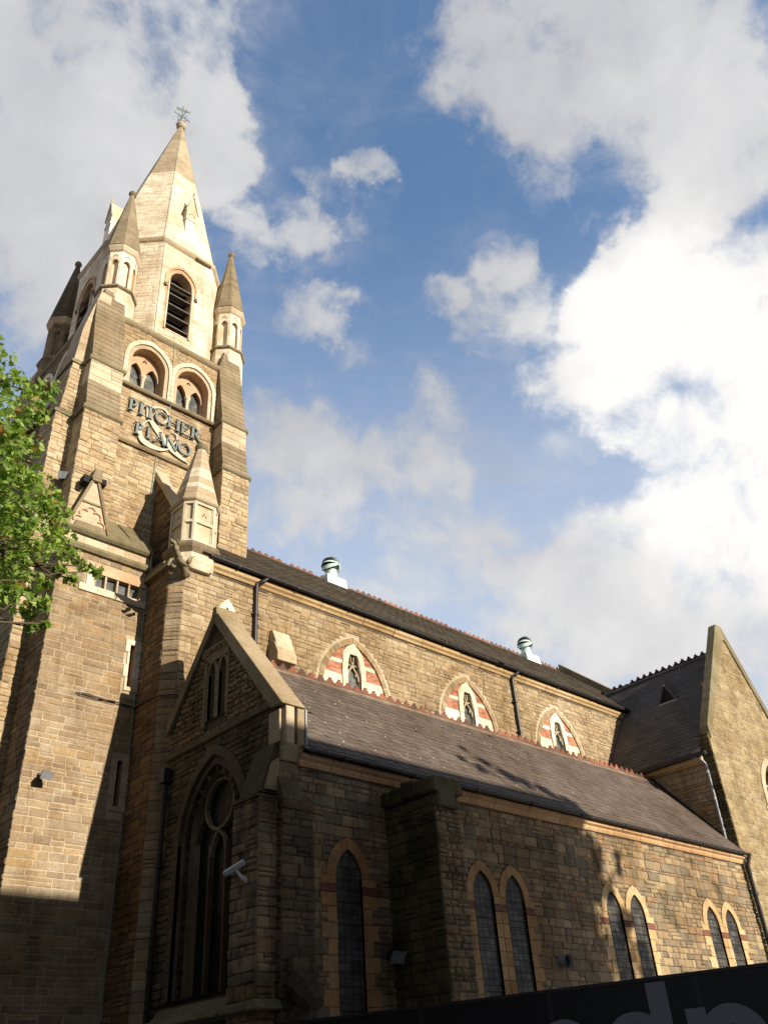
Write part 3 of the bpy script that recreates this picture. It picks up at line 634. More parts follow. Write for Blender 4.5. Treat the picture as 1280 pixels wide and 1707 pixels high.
b.prism([(15.52, 12.22), (15.36, 12.22), (15.33, 12.32), (15.33, 12.40), (15.52, 12.44)], 'x', 8.72, 9.56, 'ashlar'); b.build('cornice', church, bevel=.008, fix=True)
gutter(KB, 9.4, 27.25, 15.25, 12.62)
b = KB(); b.box(8.95, 27.6, 15.47, 15.62, 12.3, 12.86, 'mortar_d'); b.box(9.0, 30.5, 24.4, 24.6, 0, 12.9, 'nave'); b.build('wall_plate', church)
b = MB(); b.box(9.46, 25.35, 11.97, 12.15, 6.6, 7.08, 'mortar_d'); b.build('wall_plate', church)
NSL = (16.85 - 12.64) / (20.1 - 15.2)
sv2 = Vector((0, 1, NSL)).normalized(); nv2 = Vector((0, -sv2.z, sv2.y)); SL2 = math.hypot(4.9, 4.21)
b = KB(); b.face([(9.2, 15.2, 12.63), (30.4, 15.2, 12.63), (30.4, 20.1, 16.84), (9.2, 20.1, 16.84)], 'slate_n'); b.face([(9.2, 20.1, 16.83), (30.4, 20.1, 16.83), (30.4, 25, 12.63), (9.2, 25, 12.63)], 'slate_n')
slates(b, (9.5, 15.18, 12.63), (1, 0, 0), sv2, nv2, 20.9, 33, .195, .31, 'slate_n', hexa=True, lift=.012, clip=lambda u, s_: (9.5 + u < 11.5 and s_ > 3.4))
nroof = b.build('roof', church); nroof['label'] = 'high dark mossy slate roof of the nave'
b = KB(); crest(b, (11.7, 20.1, 16.86), (1, 0, 0), 18.9, 'terra', wv=(0, 1, 0), sp=.27, hgt=.13); b.build('ridge_crest', nroof)
def downpipe(x, y, z0, z1, hook, cls=KB, mat='iron', r=.05, name='downpipe'):
    b = cls(); b.tube([(x, y, z0), (x, y, z1 - .12), (x, y - .02, z1), (x + hook * .5, y - .10, z1 + .05), (x + hook, y - .14, z1 + .16)], r, mat, 10)
    z = z0 + .3
    while z < z1 - .2: b.tube([(x, y, z), (x, y, z + .07)], r * 1.35, mat, 10); b.box(x - r * 2, x + r * 2, y + r * .3, y + r * 1.9, z + .01, z + .05, mat); z += .95
    return b.build(name, church)
downpipe(10.87, 15.41, 10.3, 12.42, .22); downpipe(20.58, 15.41, 10.3, 12.42, .18)
# east gable coping of the nave
b = MB(); b.prism([(20.3, 17.35), (20.3, 17.0), (15.6, 12.9), (15.6, 13.3)], 'x', 30.6, 31.0, 'weather'); b.prism([(20.3, 17.2), (15.6, 13.1), (15.6, 9), (20.3, 9)], 'x', 30.75, 30.95, 'mortar_d'); b.build('coping', church, bevel=.015, fix=True)
# ---------------- transept
fsT = FS(11.9)
def tlim(v):
    if v < 10.55: return (25.33, 31.4)
    t = (v - 10.55) / 4.3; return (25.40 + 2.9 * t, 31.25 - 2.9 * t)
b = MB(); wall(b, fsT, tlim, 0, 14.8, [PA(28.9, .66, 7.6, 8.9, 1.2)], 'transept', 'mortar', rh=(.09, .17), sholes=[PA(28.9, .85, 7.6, 8.9, 1.4)], dep=(.006, .018), band=.1, gap=.013)
wall(b, FW(25.33), (11.9, 15.9), 6.0, 9.78, sm='stair', mm='mortar_d', rh=(.10, .18), band=.2)
wall(b, FW(25.325), (11.9, 12.22), 2.0, 10.5, sm='green', mm='mortar_d', rh=(.12, .22), back=False, dep=(.03, .06), over=.02)
b.build('transept_wall', church)
b = MB(); trim(b, fsT, 28.9, .66, .9, 7.6, 8.9, 1.2, 1.46, .04, 0, 'ashlar', nj=5, alt=.1, depth=.25); o = b.build('window', church); b = MB(); pane(b, fsT, 28.9, .67, 7.6, 8.9, 1.21, -.15, 'glass_b'); b.build('pane', o)
b = MB(); bar(b, fsT, [(28.9, 7.6), (28.9, 9.3)], .09, -.14, -.05, 'ashlar'); bar(b, fsT, archpts(28.57, .33, 8.9, .5, 6), .07, -.14, -.05, 'ashlar'); b.build('tracery', o)
TS = 1.33; sv3 = Vector((1, 0, TS)).normalized(); nv3 = Vector((-sv3.z, 0, sv3.x)); L3 = math.hypot(3.25, 3.25 * TS)
b = MB(); b.face([(25.08, 12.2, 9.86), (28.33, 12.2, 9.86 + 3.25 * TS), (28.33, 19.5, 9.86 + 3.25 * TS), (25.08, 19.5, 9.86)], 'slate_t'); b.face([(28.33, 12.2, 14.18), (31.6, 12.2, 9.85), (31.6, 19.5, 9.85), (28.33, 19.5, 14.18)], 'slate_t')
slates(b, (25.06, 12.25, 9.85), (0, 1, 0), sv3, nv3, 7.2, 30, .182, .28, 'slate_t', hexa=False, lift=.010)
troof = b.build('roof', church); troof['label'] = 'shaded grey slate roof of the transept'
b = MB(); crest(b, (28.33, 12.3, 14.2), (0, 1, 0), 6.2, 'terra_d', bed='slate_t', wv=(1, 0, 0), hgt=.17); b.build('ridge_crest', troof)
def tr(x, y, d): return Vector((x, y, 9.86 + (x - 25.08) * TS)) + nv3 * d
b = MB(); A_, B_, Cc, D_ = tr(27.05, 14.15, 0), tr(27.05, 13.45, 0), tr(27.35, 13.8, .42), tr(27.75, 13.8, 0)
b.grp([A_, B_, Cc + Vector((-.05, 0, .0)), D_], [(0, 2, 3), (1, 3, 2)], 'slate_t'); b.grp([A_ + Vector((.06, 0, .02)), B_ + Vector((.06, 0, .02)), Cc], [(0, 1, 2)], 'soot'); b.tube([A_ + nv3 * .03, B_ + nv3 * .03], .035, 'lead', 6); b.tube([A_, Cc], .03, 'slate_t', 5); b.tube([B_, Cc], .03, 'slate_t', 5); b.build('roof_vent_gablet', church)
for x, y in ((27.75, 12.26), (27.42, 12.28), (27.08, 12.30)):
    b = MB(); b.box(x, x + .16, y - .10, y + .16, tr(x, y, 0).z + .1, tr(x, y, 0).z + .24, 'brick'); b.build('step_flashing', church)
b = MB()
b.prism([(25.36, 10.3), (25.36, 10.75), (28.15, 15.05), (28.5, 15.05), (28.5, 14.5), (28.3, 14.45)], 'y', 11.84, 12.13, 'moss')
b.prism([(28.5, 15.05), (28.5, 14.5), (31.3, 10.3), (31.3, 10.75)], 'y', 11.84, 12.13, 'moss'); b.build('coping', church, bevel=.012, fix=True)
b = MB(); b.prism([(25.14, 9.70), (25.33, 9.64), (25.33, 9.82), (25.12, 9.82)], 'y', 12.22, 15.8, 'ochre2'); b.build('cornice', church)
b = MB(); b.prism([(24.98, 9.80), (25.12, 9.80), (25.12, 9.91), (24.97, 9.91)], 'y', 12.0, 15.9, 'gutter'); b.build('gutter', church)
b = MB(); b.tube([(25.05, 12.45, 9.85), (25.15, 12.25, 9.72), (25.26, 12.18, 9.55), (25.24, 12.2, 7.25)], .045, 'lead', 9)
for z in (7.6, 8.5, 9.3): b.tube([(25.24, 12.2, z), (25.24, 12.2, z + .07)], .06, 'lead', 9)
b.build('downpipe', church)
b = MB(); b.tube([(25.45, 11.72, 6.9), (25.36, 11.82, 6.6), (25.38, 11.84, 6.3), (25.38, 11.84, 0)], .055, 'iron', 9)
for z in (2.5, 3.6, 4.7, 5.8): b.tube([(25.38, 11.84, z), (25.38, 11.84, z + .08)], .075, 'iron', 9)
b.build('downpipe', church)
b = MB(); sl_ = []; b.face([(25.30, 11.8, 6.98), (25.18, 11.8, 6.96), (25.18, 14.1, 9.62), (25.30, 14.1, 9.68)], 'iron'); b.build('flashing', church)
# ---------------- stair turret block beside the tower
st = FS(16.7)
hol = [RH(7.28, 8.46, 11.72, 12.06), RH(8.365, 8.485, 9.56, 10.56), RH(8.365, 8.485, 6.96, 7.90)]
shl = [RH(7.08, 8.66, 11.55, 12.34), RH(8.24, 8.66, 9.45, 10.70), RH(8.24, 8.66, 6.80, 8.02)]
b = KB(); wall(b, st, (6.42, 8.65), 0, 12.55, hol, 'stair', 'mortar', rh=(.10, .19), asp=(1.3, 3.4), sholes=shl, dep=(.004, .014), over=.015, gap=.016)
wall(b, FW(6.42), (16.7, 17.6), 0, 13.0, sm='stair', mm='mortar_d', rh=(.10, .19), over=.02, band=.3)
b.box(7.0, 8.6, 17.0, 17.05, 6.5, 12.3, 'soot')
b.build('stair_turret_wall', church)
b = KB()
b.slab(st, [(7.28, 12.06), (8.63, 12.06), (8.63, 12.32), (7.28, 12.32)], -.02, .03, 'peach')
x = 6.95
for w_ in (.45, .42, .45, .36): b.slab(st, [(x, 11.54), (x + w_ - .005, 11.54), (x + w_ - .005, 11.72), (x, 11.72)], -.02, .04 + random.random() * .004, 'white'); x += w_
b.slab(st, [(7.10, 11.725), (7.28, 11.725), (7.28, 12.10), (7.10, 12.10)], -.02, .035, 'white')
for i in range(5):
    x = 7.28 + i * .295 - (.0 if i == 0 else .025); b.slab(st, [(x, 11.72), (x + .045, 11.72), (x + .045, 12.06), (x, 12.06)], -.14, .015, 'ashlar', .01)
for u0, u1 in ((7.28, 8.46),): b.box(u0, u1, 16.7, 16.82, 11.70, 11.725, 'ashlar'); b.box(u0, u1, 16.7, 16.82, 12.055, 12.07, 'ashlar')
o = b.build('window', church); b = KB(); b.box(7.27, 8.47, 16.80, 16.81, 11.71, 12.07, 'glass_c'); b.build('pane', o)
for z0, z1, mt in ((9.56, 10.56, 'white'), (6.96, 7.90, 'ashlar')):
    b = KB(); n = 4
    for i in range(n):
        a, c_ = z0 - .1 + (z1 - z0 + .22) * i / n, z0 - .1 + (z1 - z0 + .22) * (i + 1) / n - .005
        b.slab(st, [(8.365 - (.12 if i % 2 else .06), a), (8.365, a), (8.365, c_), (8.365 - (.12 if i % 2 else .06), c_)], -.02, .03, mt); b.slab(st, [(8.485, a), (8.64, a), (8.64, c_), (8.485, c_)], -.02, .03, mt)
    b.slab(st, [(8.365, z1), (8.485, z1), (8.485, z1 + .12), (8.365, z1 + .12)], -.02, .028, mt); b.slab(st, [(8.365, z0 - .1), (8.485, z0 - .1), (8.485, z0), (8.365, z0)], -.02, .028, mt)
    for x in (8.365, 8.485): b.box(x - .001, x + .001, 16.69, 16.86, z0, z1, 'peach')
    o = b.build('slit_window', church); b = KB(); b.box(8.36, 8.49, 16.84, 16.85, z0, z1, 'glass_b'); b.build('pane', o)
b = KB()
b.prism([(16.72, 12.50), (16.62, 12.52), (16.58, 12.60), (16.60, 12.68), (16.72, 12.70)], 'x', 6.42, 8.66, 'moss')
b.prism([(16.72, 12.92), (16.63, 12.94), (16.58, 13.0), (16.58, 13.06), (16.72, 13.14)], 'x', 6.42, 8.66, 'moss'); b.build('string_course', church, bevel=.006, fix=True)
b = KB(); x = 6.42
for w_ in (.5, .62, .42, .69): b.slab(st, [(x, 12.69), (x + w_ - .005, 12.69), (x + w_ - .005, 12.93), (x, 12.93)], -.05, .008, 'ashlar', .006); x += w_
b.build('parapet_band', church)
b = KB(); x = 7.46
for w_ in (.6, .6):
    b.prism([(16.60, 13.07), (16.84, 13.42), (17.3, 13.42), (17.3, 13.07)], 'x', x, x + w_ - .004, 'moss'); b.prism([(16.82, 13.40), (17.66, 14.28), (17.66, 13.38)], 'x', x + .05, x + w_ - .004, 'moss'); x += w_
b.build('roof', church, bevel=.01, fix=True)
# west parapet of the nave between stair block and tower, with its raking coping
b = KB()
def rl(v): return (15.6 if v < 13.25 else 15.65 + (v - 13.25) / 1.49, 17.64)
b.prism([(8.55, 12.42), (9.06, 12.42), (9.06, 12.95), (8.95, 12.9), (8.58, 12.5)], 'y', 15.9, 16.72, 'moss')
wall(b, FW(9.05), rl, 12.3, 16.15, sm='nave_w', mm='mortar_d', rh=(.10, .17), dep=(.012, .035), band=.1)
b.build('west_parapet', church)
b = KB(); b.prism([(15.6, 13.38), (17.64, 16.38), (17.64, 16.12), (15.6, 13.12)], 'x', 9.0, 9.32, 'ashlar'); b.build('coping', church, bevel=.01, fix=True)
# ---------------- tower body
ts = FS(17.65)
AR = [8.42, 9.93]
th_ = [PA(u, .54, 18.98, 20.0, .62) for u in AR]; ths = [PA(u, .70, 18.98, 20.0, .84) for u in AR]
b = KB(); wall(b, ts, (7.3, 11.0), 12.9, 21.22, th_, 'tower', 'mortar', rh=(.085, .155), sholes=ths, dep=(.008, .028))
AW = [19.35, 20.95]; tw = FW(6.68)
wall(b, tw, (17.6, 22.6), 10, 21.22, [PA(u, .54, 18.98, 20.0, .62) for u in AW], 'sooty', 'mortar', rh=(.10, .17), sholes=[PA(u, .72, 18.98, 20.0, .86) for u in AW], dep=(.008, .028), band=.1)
b.face([(11.52, 17.65, 12), (11.52, 22.6, 12), (11.52, 22.6, 21.2), (11.52, 17.65, 21.2)], 'mortar'); b.face([(6.68, 22.6, 0), (11.52, 22.6, 0), (11.52, 22.6, 21.2), (6.68, 22.6, 21.2)], 'mortar')
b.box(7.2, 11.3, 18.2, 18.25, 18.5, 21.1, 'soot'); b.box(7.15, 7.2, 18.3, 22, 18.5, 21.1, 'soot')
b.box(6.7, 11.5, 17.7, 22.55, 21.15, 21.2, 'mortar')
b.build('tower_wall', church)
def twin(fr, u):
    b = KB()
    trim(b, fr, u, .66, .79, 18.98, 20.0, .76, .91, .045, 0, 'cream', nj=5, nv=9, depth=.0, rev='cream')
    trim(b, fr, u, .54, .665, 18.98, 20.0, .62, .765, -.01, 0, 'peach', nj=5, nv=9, depth=.46, rev='peach')
    o = b.build('belfry_light', church)
    b = KB(); pane(b, fr, u, .55, 18.98, 20.0, .63, -.44, 'glass_c'); b.build('pane', o)
    b = KB(); N = 14; d0, d1 = -.42, -.30
    # plate tracery: spandrel between two small lancets
    out = archpts(u, .54, 20.0, .62, 10)
    def lanc(c): return archpts(c, .215, 19.75, .42, 8)
    A1, A2 = lanc(u - .27), lanc(u + .27)
    for v0, v1 in [(19.75 + .0725 * i, 19.75 + .0725 * (i + 1)) for i in range(12)]:
        vm = (v0 + v1) / 2; H = archx(vm, .54, 20.0, .62); h = archx(vm, .215, 19.75, .42) if vm < 20.17 else 0
        segs = [(-H, H)] if h <= 0 else [(-H, -.27 - h), (-.27 + h, .27 - h), (.27 + h, H)]
        for a, c_ in segs:
            if c_ - a > .004: b.slab(fr, [(u + a, v0), (u + c_, v0), (u + c_, v1 + .001), (u + a, v1 + .001)], d0, d1, 'peach', 0)
    for c in (u - .27, u + .27): bar(b, fr, lanc(c), .035, d1 - .01, d1 + .02, 'peach')
    p0 = fr.p(u, 19.0, -.30); up = fr.V
    prof = [(.075, 0), (.075, .06), (.05, .10), (.05, .56), (.07, .60), (.06, .64), (.10, .72), (.10, .77)]
    b.tube([p0 + up * z for _, z in prof], [r for r, _ in prof], 'cream', 12)
    for dx, dz in ((0, .0), (-.045, -.05), (.045, -.05)):
        q = fr.p(u + dx, 20.38 + dz, d1 + .004); b.tube([q, q + fr.N * .004], .032, 'soot', 8)
    for sd in (-1, 1): b.slab(fr, [(u + sd * .515 - .03, 18.98), (u + sd * .515 + .03, 18.98), (u + sd * .515 + .03, 19.78), (u + sd * .515 - .03, 19.78)], -.42, -.29, 'peach', .01)
    b.build('tracery', o)
for u in AR: twin(ts, u)
for u in AW: twin(tw, u)
# horizontal mouldings of the tower
b = KB()
b.prism([(17.66, 18.84), (17.54, 18.80), (17.50, 18.86), (17.52, 18.91), (17.66, 18.99)], 'x', 7.3, 10.9, 'weather')
b.prism([(17.66, 16.86), (17.58, 16.83), (17.54, 16.90), (17.56, 16.95), (17.66, 17.03)], 'x', 7.3, 10.9, 'weather')
b.prism([(6.54, 18.82), (6.68, 18.84), (6.68, 18.99), (6.54, 18.90)], 'y', 17.65, 22.6, 'weather'); b.prism([(6.58, 16.86), (6.68, 16.84), (6.68, 17.03), (6.56, 16.94)], 'y', 17.65, 22.6, 'weather')
b.build('string_course', church, bevel=.006, fix=True)
b = KB()
b.prism([(17.66, 21.12), (17.60, 21.16), (17.56, 21.22), (17.56, 21.30), (17.72, 21.52), (17.95, 21.52), (17.95, 21.12)], 'x', 7.2, 11.1, 'weather')
b.prism([(6.68, 21.12), (6.60, 21.18), (6.60, 21.30), (6.76, 21.52), (7.0, 21.52), (7.0, 21.12)], 'y', 17.9, 22.5, 'weather'); b.box(6.9, 11.3, 17.9, 22.4, 21.3, 21.5, 'weather')
b.build('parapet', church, bevel=.008, fix=True)
# ---------------- buttresses of the tower (two on the south side, set-backs at 16.95 and 18.85)
def sbutt(x0, x1, zb):
    b = KB(); b.box(x0, x1, 17.0, 17.7, zb, 16.85, 'mortar'); b.box(x0 + .02, x1 - .02, 17.2, 17.7, 16.8, 18.85, 'mortar')
    wall(b, FS(17.0), (x0, x1), zb, 16.84, sm='tower', rh=(.10, .20), back=False, over=.02, asp=(1, 2.4)); wall(b, FW(x0), (17.0, 17.66), zb, 16.84, sm='tower', rh=(.10, .20), back=False, over=.02); wall(b, FE(x1), (17.0, 17.66), zb, 16.84, sm='tower', rh=(.10, .20), back=False, over=.02)
    # moulded set-off, stepped weathering courses, rubble, second set-off, long weathering to the turret
    for z, y in ((16.95, 17.0), (18.85, 17.2)):
        k = .07; b.prism([(y - .02, z - .12), (y - k, z - .07), (y - k, z), (y - .03, z + .05), (17.7, z + .05), (17.7, z - .12)], 'x', x0 - (.07 if z < 17 else .05), x1 + (.07 if z < 17 else .05), 'moss')
    n = 6
    for i in range(n):
        z0, z1 = 17.0 + 1.0 * i / n, 17.0 + 1.0 * (i + 1) / n - .006; ya, yb = 17.01 + .16 * i / n, 17.01 + .16 * (i + 1) / n
        b.prism([(ya, z0), (yb + .006, z1), (17.7, z1), (17.7, z0)], 'x', x0 + .01, x1 - .01, 'weather')
    wall(b, FS(17.18), (x0 + .01, x1 - .01), 18.0, 18.74, sm='ashlar', rh=(.2, .26), back=False, over=.0, asp=(1.5, 3), dep=(.012, .025)); b.box(x0 + .01, x1 - .01, 17.18, 17.7, 17.99, 18.74, 'ashlar')
    n = 17
    for i in range(n):
        z0, z1 = 18.9 + 3.3 * i / n, 18.9 + 3.3 * (i + 1) / n - .005; ya, yb = 17.21 + .50 * i / n, 17.21 + .50 * (i + 1) / n; ins = .02 + max(0, i - 9) * .012; insl = max(0, i - 12) * .05
        b.prism([(ya, z0), (yb + .004, z1), (17.9, z1), (17.9, z0)], 'x', x0 + .02 + ins * .3 + insl, x1 - .02 - ins * (.6 if x0 < 9 else .2), 'weather')
    return b.build('buttress', church, bevel=.004, fix=False)
sbutt(6.52, 7.5, 13.05); sbutt(10.72, 11.6, 12.6)
def wbutt(y0, y1, side=-1):
    """buttress standing out sideways from the tower; side -1 west, +1 east"""
    b = KB(); X = lambda d: 6.68 - d if side < 0 else 11.5 + d
    tiers = [(0, 16.88, .66, .66), (17.05, 18.72, .57, .46)]
    for z0, z1, da, db_ in tiers:
        def lm(v, z0=z0, z1=z1, da=da, db_=db_): d = da + (db_ - da) * (v - z0) / (z1 - z0); return (X(d), X(0)) if side < 0 else (X(0), X(d))
        wall(b, FS(y0), lm, max(z0, 0), z1, sm='tower', mm='mortar', rh=(.09, .17), over=.02, asp=(1, 2.2), band=.2)
        ff = FW if side < 0 else FE
        P = [(X(da), z0), (X(db_), z1)]
        fr = Frame((X(da), 0, z0), (0, 1, 0), ((X(db_) - X(da)) / (z1 - z0), 0, 1), (side, 0, 0)); wall(b, fr, (y0, y1), 0, z1 - z0, sm='tower', mm='mortar', rh=(.10, .18), over=.02, band=.3)
    for z, d in ((16.95, .66), (18.82, .46)):
        q = [(X(0), z - .10), (X(d + .06), z - .07), (X(d + .06), z), (X(d - .02), z + .05), (X(0), z + .07)]
        b.prism([(zz, xx) for xx, zz in q], 'y', y0 - .05, y1 + .05, 'moss') if False else b.grp([(x, y, zz) for y in (y0 - .05, y1 + .05) for x, zz in q], [(0, 1, 2, 3, 4), (9, 8, 7, 6, 5)] + [(i, (i + 1) % 5, 5 + (i + 1) % 5, 5 + i) for i in range(5)], 'moss')
    pts = [(18.87, .45), (20.16, .36), (21.9, .02)]; n = 13
    def dd(v): return pts[0][1] + (pts[1][1] - pts[0][1]) * (v - pts[0][0]) / (pts[1][0] - pts[0][0]) if v < pts[1][0] else pts[1][1] + (pts[2][1] - pts[1][1]) * (v - pts[1][0]) / (pts[2][0] - pts[1][0])
    for i in range(n):
        z0 = 18.87 + 3.0 * i / n; z1 = z0 + 3.0 / n - .005; a, c_ = dd(z0), dd(z1)
        q = [(X(-.3), z0), (X(a), z0), (X(c_), z1), (X(-.3), z1)]
        b.grp([(x, y, zz) for y in (y0 + .01, y1 - .01) for x, zz in q], [(0, 1, 2, 3), (7, 6, 5, 4)] + [(j, (j + 1) % 4, 4 + (j + 1) % 4, 4 + j) for j in range(4)], 'ashlar')
    return b.build('buttress', church)
wbutt(17.6, 18.45); wbutt(21.7, 22.6); wbutt(18.0, 18.8, 1)
# gablet at the foot of the south-west buttress
b = KB()
b.prism([(6.46, 13.10), (7.48, 13.10), (6.97, 14.72)], 'y', 16.70, 17.02, 'ashlar')
o = b.build('gablet', church)
b = KB()
for sd in (-1, 1): bar(b, FS(16.70), [(6.97 + sd * .52, 13.10), (6.97 + sd * .03, 14.66)], .07, -.05, .045, 'weather')
bar(b, FS(16.70), [(6.72, 13.86), (7.22, 13.86)], .05, -.02, .03, 'weather')
foil = []
for cx_, cz_, r_, a0, a1 in ((6.70, 13.30, .12, 200, 60), (6.82, 13.52, .12, 200, 50), (6.97, 13.62, .13, 180, 0), (7.12, 13.52, .12, 130, -20), (7.24, 13.30, .12, 120, -20)):
    pts = [(cx_ + r_ * math.cos(math.radians(a0 + (a1 - a0) * i / 8)), cz_ + r_ * math.sin(math.radians(a0 + (a1 - a0) * i / 8))) for i in range(9)]; bar(b, FS(16.70), pts, .035, -.01, .035, 'peach')
b.box(6.86, 7.10, 16.62, 16.95, 14.5, 14.62, 'weather'); b.box(6.66, 6.80, 16.66, 16.9, 14.40, 14.60, 'soot'); b.box(7.13, 7.24, 16.66, 16.9, 14.50, 14.66, 'soot'); b.slab(FS(16.66), [(6.84, 14.56), (7.12, 14.56), (7.06, 14.86), (6.90, 14.86)], -.25, .05, 'weather', .02)
b.slab(FS(16.68), [(6.6, 13.08), (7.4, 13.08), (7.36, 13.26), (6.64, 13.26)], -.1, .05, 'weather', .02)
b.build('moulding', o)
# ---------------- octagonal corner turrets with spirelets
def oct_face(cx, cy, a, k):
    t = math.radians(45 * k); n = Vector((math.cos(t), math.sin(t), 0)); u = Vector((-n.y, n.x, 0)); return Frame(Vector((cx, cy, 0)) + n * a, u, (0, 0, 1), n)
def turret(cx, cy, vis, mc='cream', ms='weather'):
    b = KB(); a = .53; w_ = a * .8284 / 2
    b.ngon(cx, cy, [(a, 20.9), (a, 22.45)], mc, top=True)
    for k in vis: wall(b, oct_face(cx, cy, a, k), (-w_, w_), 21.0, 22.42, sm=mc, rh=(.18, .24), back=False, asp=(1.5, 3), dep=(.006, .014), gap=.006, over=.005)
    b.ngon(cx, cy, [(a, 22.42), (a + .07, 22.47), (a + .07, 22.54), (a, 22.60)], 'weather')
    a2 = .47; w2 = a2 * .8284 / 2
    b.ngon(cx, cy, [(.37, 22.5), (.37, 24.2)], mc)
    for k in range(8):
        fr = oct_face(cx, cy, a2, k)
        wall(b, fr, (-w2, w2), 22.58, 24.22, [PA(0, .115, 22.68, 23.66, .18)], mc, mc, rh=(.2, .26), band=.04, dep=(.003, .006), gap=.004)
        L = [(-.115, 22.68)] + archpts(0, .115, 23.66, .18, 5) + [(.115, 22.68)]
        for p, q in zip(L[:-1], L[1:]): b.face([fr.p(*p, .004), fr.p(*q, .004), fr.p(*q, -.10), fr.p(*p, -.10)], 'peach')
        for dx, dz in ((0, .06), (-.045, 0), (.045, 0)): q = fr.p(dx, 23.98 + dz, .008); b.tube([q, q + fr.N * .004], .024, 'soot', 6)
    b.ngon(cx, cy, [(a2, 24.16), (a2 + .05, 24.22), (a2 + .09, 24.34), (a2 + .10, 24.42), (a2 + .05, 24.46)], 'ashlar')
    n = 14
    for i in range(n):
        f0, f1 = i / n, (i + 1) / n; A0 = .56 * (1 - f0) + .06 * f0; A1 = .56 * (1 - f1) + .06 * f1; z0, z1 = 24.46 + 3.2 * f0, 24.46 + 3.2 * f1
        b.ngon(cx, cy, [(A0, z0), (A1 + .002, z1 - .005)], ms)
    b.ngon(cx, cy, [(.07, 27.62), (.11, 27.68), (.12, 27.76), (.08, 27.84), (.02, 27.86)], 'moss')
    return b.build('corner_turret', church)
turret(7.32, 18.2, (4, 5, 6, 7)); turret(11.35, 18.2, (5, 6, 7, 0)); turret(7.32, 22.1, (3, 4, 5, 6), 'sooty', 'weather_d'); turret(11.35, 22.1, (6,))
# ---------------- belfry octagon
bx, by, ba = 9.45, 20.15, 2.3; hw_ = ba * .8284 / 2
b = KB()
for k in range(8):
    fr = oct_face(bx, by, ba, k); hol = []; sh_ = []
    if k in (4, 6): c_ = -.17 if k == 6 else 0; hol = [PA(c_, .40, 22.05, 24.3, .52)]; sh_ = [PA(c_, .50, 22.0, 24.3, .66)]
    wall(b, fr, (-hw_, hw_), 21.5, 25.95, hol, 'cream', 'cream', rh=(.13, .21), asp=(1.6, 3.6), sholes=sh_, dep=(.005, .014), gap=.010, band=.08, over=.003)
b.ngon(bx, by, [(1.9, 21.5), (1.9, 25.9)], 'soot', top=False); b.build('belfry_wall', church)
for k, c_ in ((6, -.17), (4, 0)):
    fr = oct_face(bx, by, ba, k)
    b = KB(); trim(b, fr, c_, .53, .60, 23.9, 24.3, .70, .79, .05, 0, 'peach', nj=1, nv=5, depth=.0)
    trim(b, fr, c_, .40, .535, 22.0, 24.3, .52, .70, .015, 0, 'peach', nj=9, nv=5, depth=.38, rev='peach')
    for sd in (-1, 1): b.tube([fr.p(c_ + sd * .44, 22.0, .03), fr.p(c_ + sd * .44, 24.2, .03)], .028, 'cream', 8); q = fr.p(c_ + sd * .57, 23.86, .04); b.tube([q, q + Vector((0, 0, .1))], [.05, .06], 'weather', 8)
    o = b.build('belfry_window', church)
    b = KB(); pane(b, fr, c_, .41, 21.95, 24.3, .53, -.36, 'soot'); b.build('opening', o)
    for i in range(5):
        z = 22.22 + i * .47; b = KB(); h = archx(z, .39, 24.3, .5)
        P = [fr.p(c_ - h, z, .02), fr.p(c_ + h, z, .02), fr.p(c_ + h, z + .16, -.32), fr.p(c_ - h, z + .16, -.32)]; P2 = [p + Vector((0, 0, .045)) for p in P]
        b.grp(P + P2, [(3, 2, 1, 0), (4, 5, 6, 7), (0, 1, 5, 4), (1, 2, 6, 5), (2, 3, 7, 6), (3, 0, 4, 7)], 'louvre'); b.build('louvre', o)
b = KB(); b.ngon(bx, by, [(ba, 25.86), (ba + .06, 25.92), (ba + .10, 26.0), (ba + .10, 26.06), (ba - .02, 26.12)], 'ashlar')
b.prism([(17.82, 25.84), (17.74, 25.88), (17.74, 25.95), (17.82, 25.95)], 'x', 9.7, 10.3, 'weather'); b.build('cornice', church, bevel=.006, fix=True)
# ---------------- spire
ax, az = 9.72, 37.0
b = KB(); APX = Vector((ax, by, az))
for k in range(8):
    t0, t1 = math.radians(45 * k - 22.5), math.radians(45 * k + 22.5); R = (ba - .03) / math.cos(math.radians(22.5))
    p0, p1 = Vector((bx + R * math.cos(t0), by + R * math.sin(t0), 26.1)), Vector((bx + R * math.cos(t1), by + R * math.sin(t1), 26.1)); mid = (p0 + p1) / 2
    U = (p1 - p0).normalized(); hw = (p1 - p0).length / 2; V = APX - mid; L = V.length; V = V / L; N = U.cross(V).normalized()
    if N.dot(mid - Vector((bx, by, 26))) < 0: N = -N
    fr = Frame(mid, U, V, N); zb = L * (31.75 - 26.1) / (az - 26.1)
    lim = lambda v, hw=hw, L=L: (-hw * (1 - v / L), hw * (1 - v / L))
    wall(b, fr, lim, 0, zb, (), 'cream', 'cream', rh=(.13, .20), asp=(1.6, 3.6), dep=(.005, .013), gap=.009, over=.004)
    wall(b, fr, lim, zb, L * .985, (), 'spirecap', 'mortar', rh=(.13, .18), asp=(1.6, 3.6), dep=(.003, .008), gap=.009, over=.004)
b.build('spire', church)
b = KB(); b.ngon(ax - .01, by, [(.13, 36.55), (.20, 36.66), (.21, 36.78), (.15, 36.88), (.05, 36.92)], 'ashlar', n=10); b.build('spire_capstone', church, smooth=True)
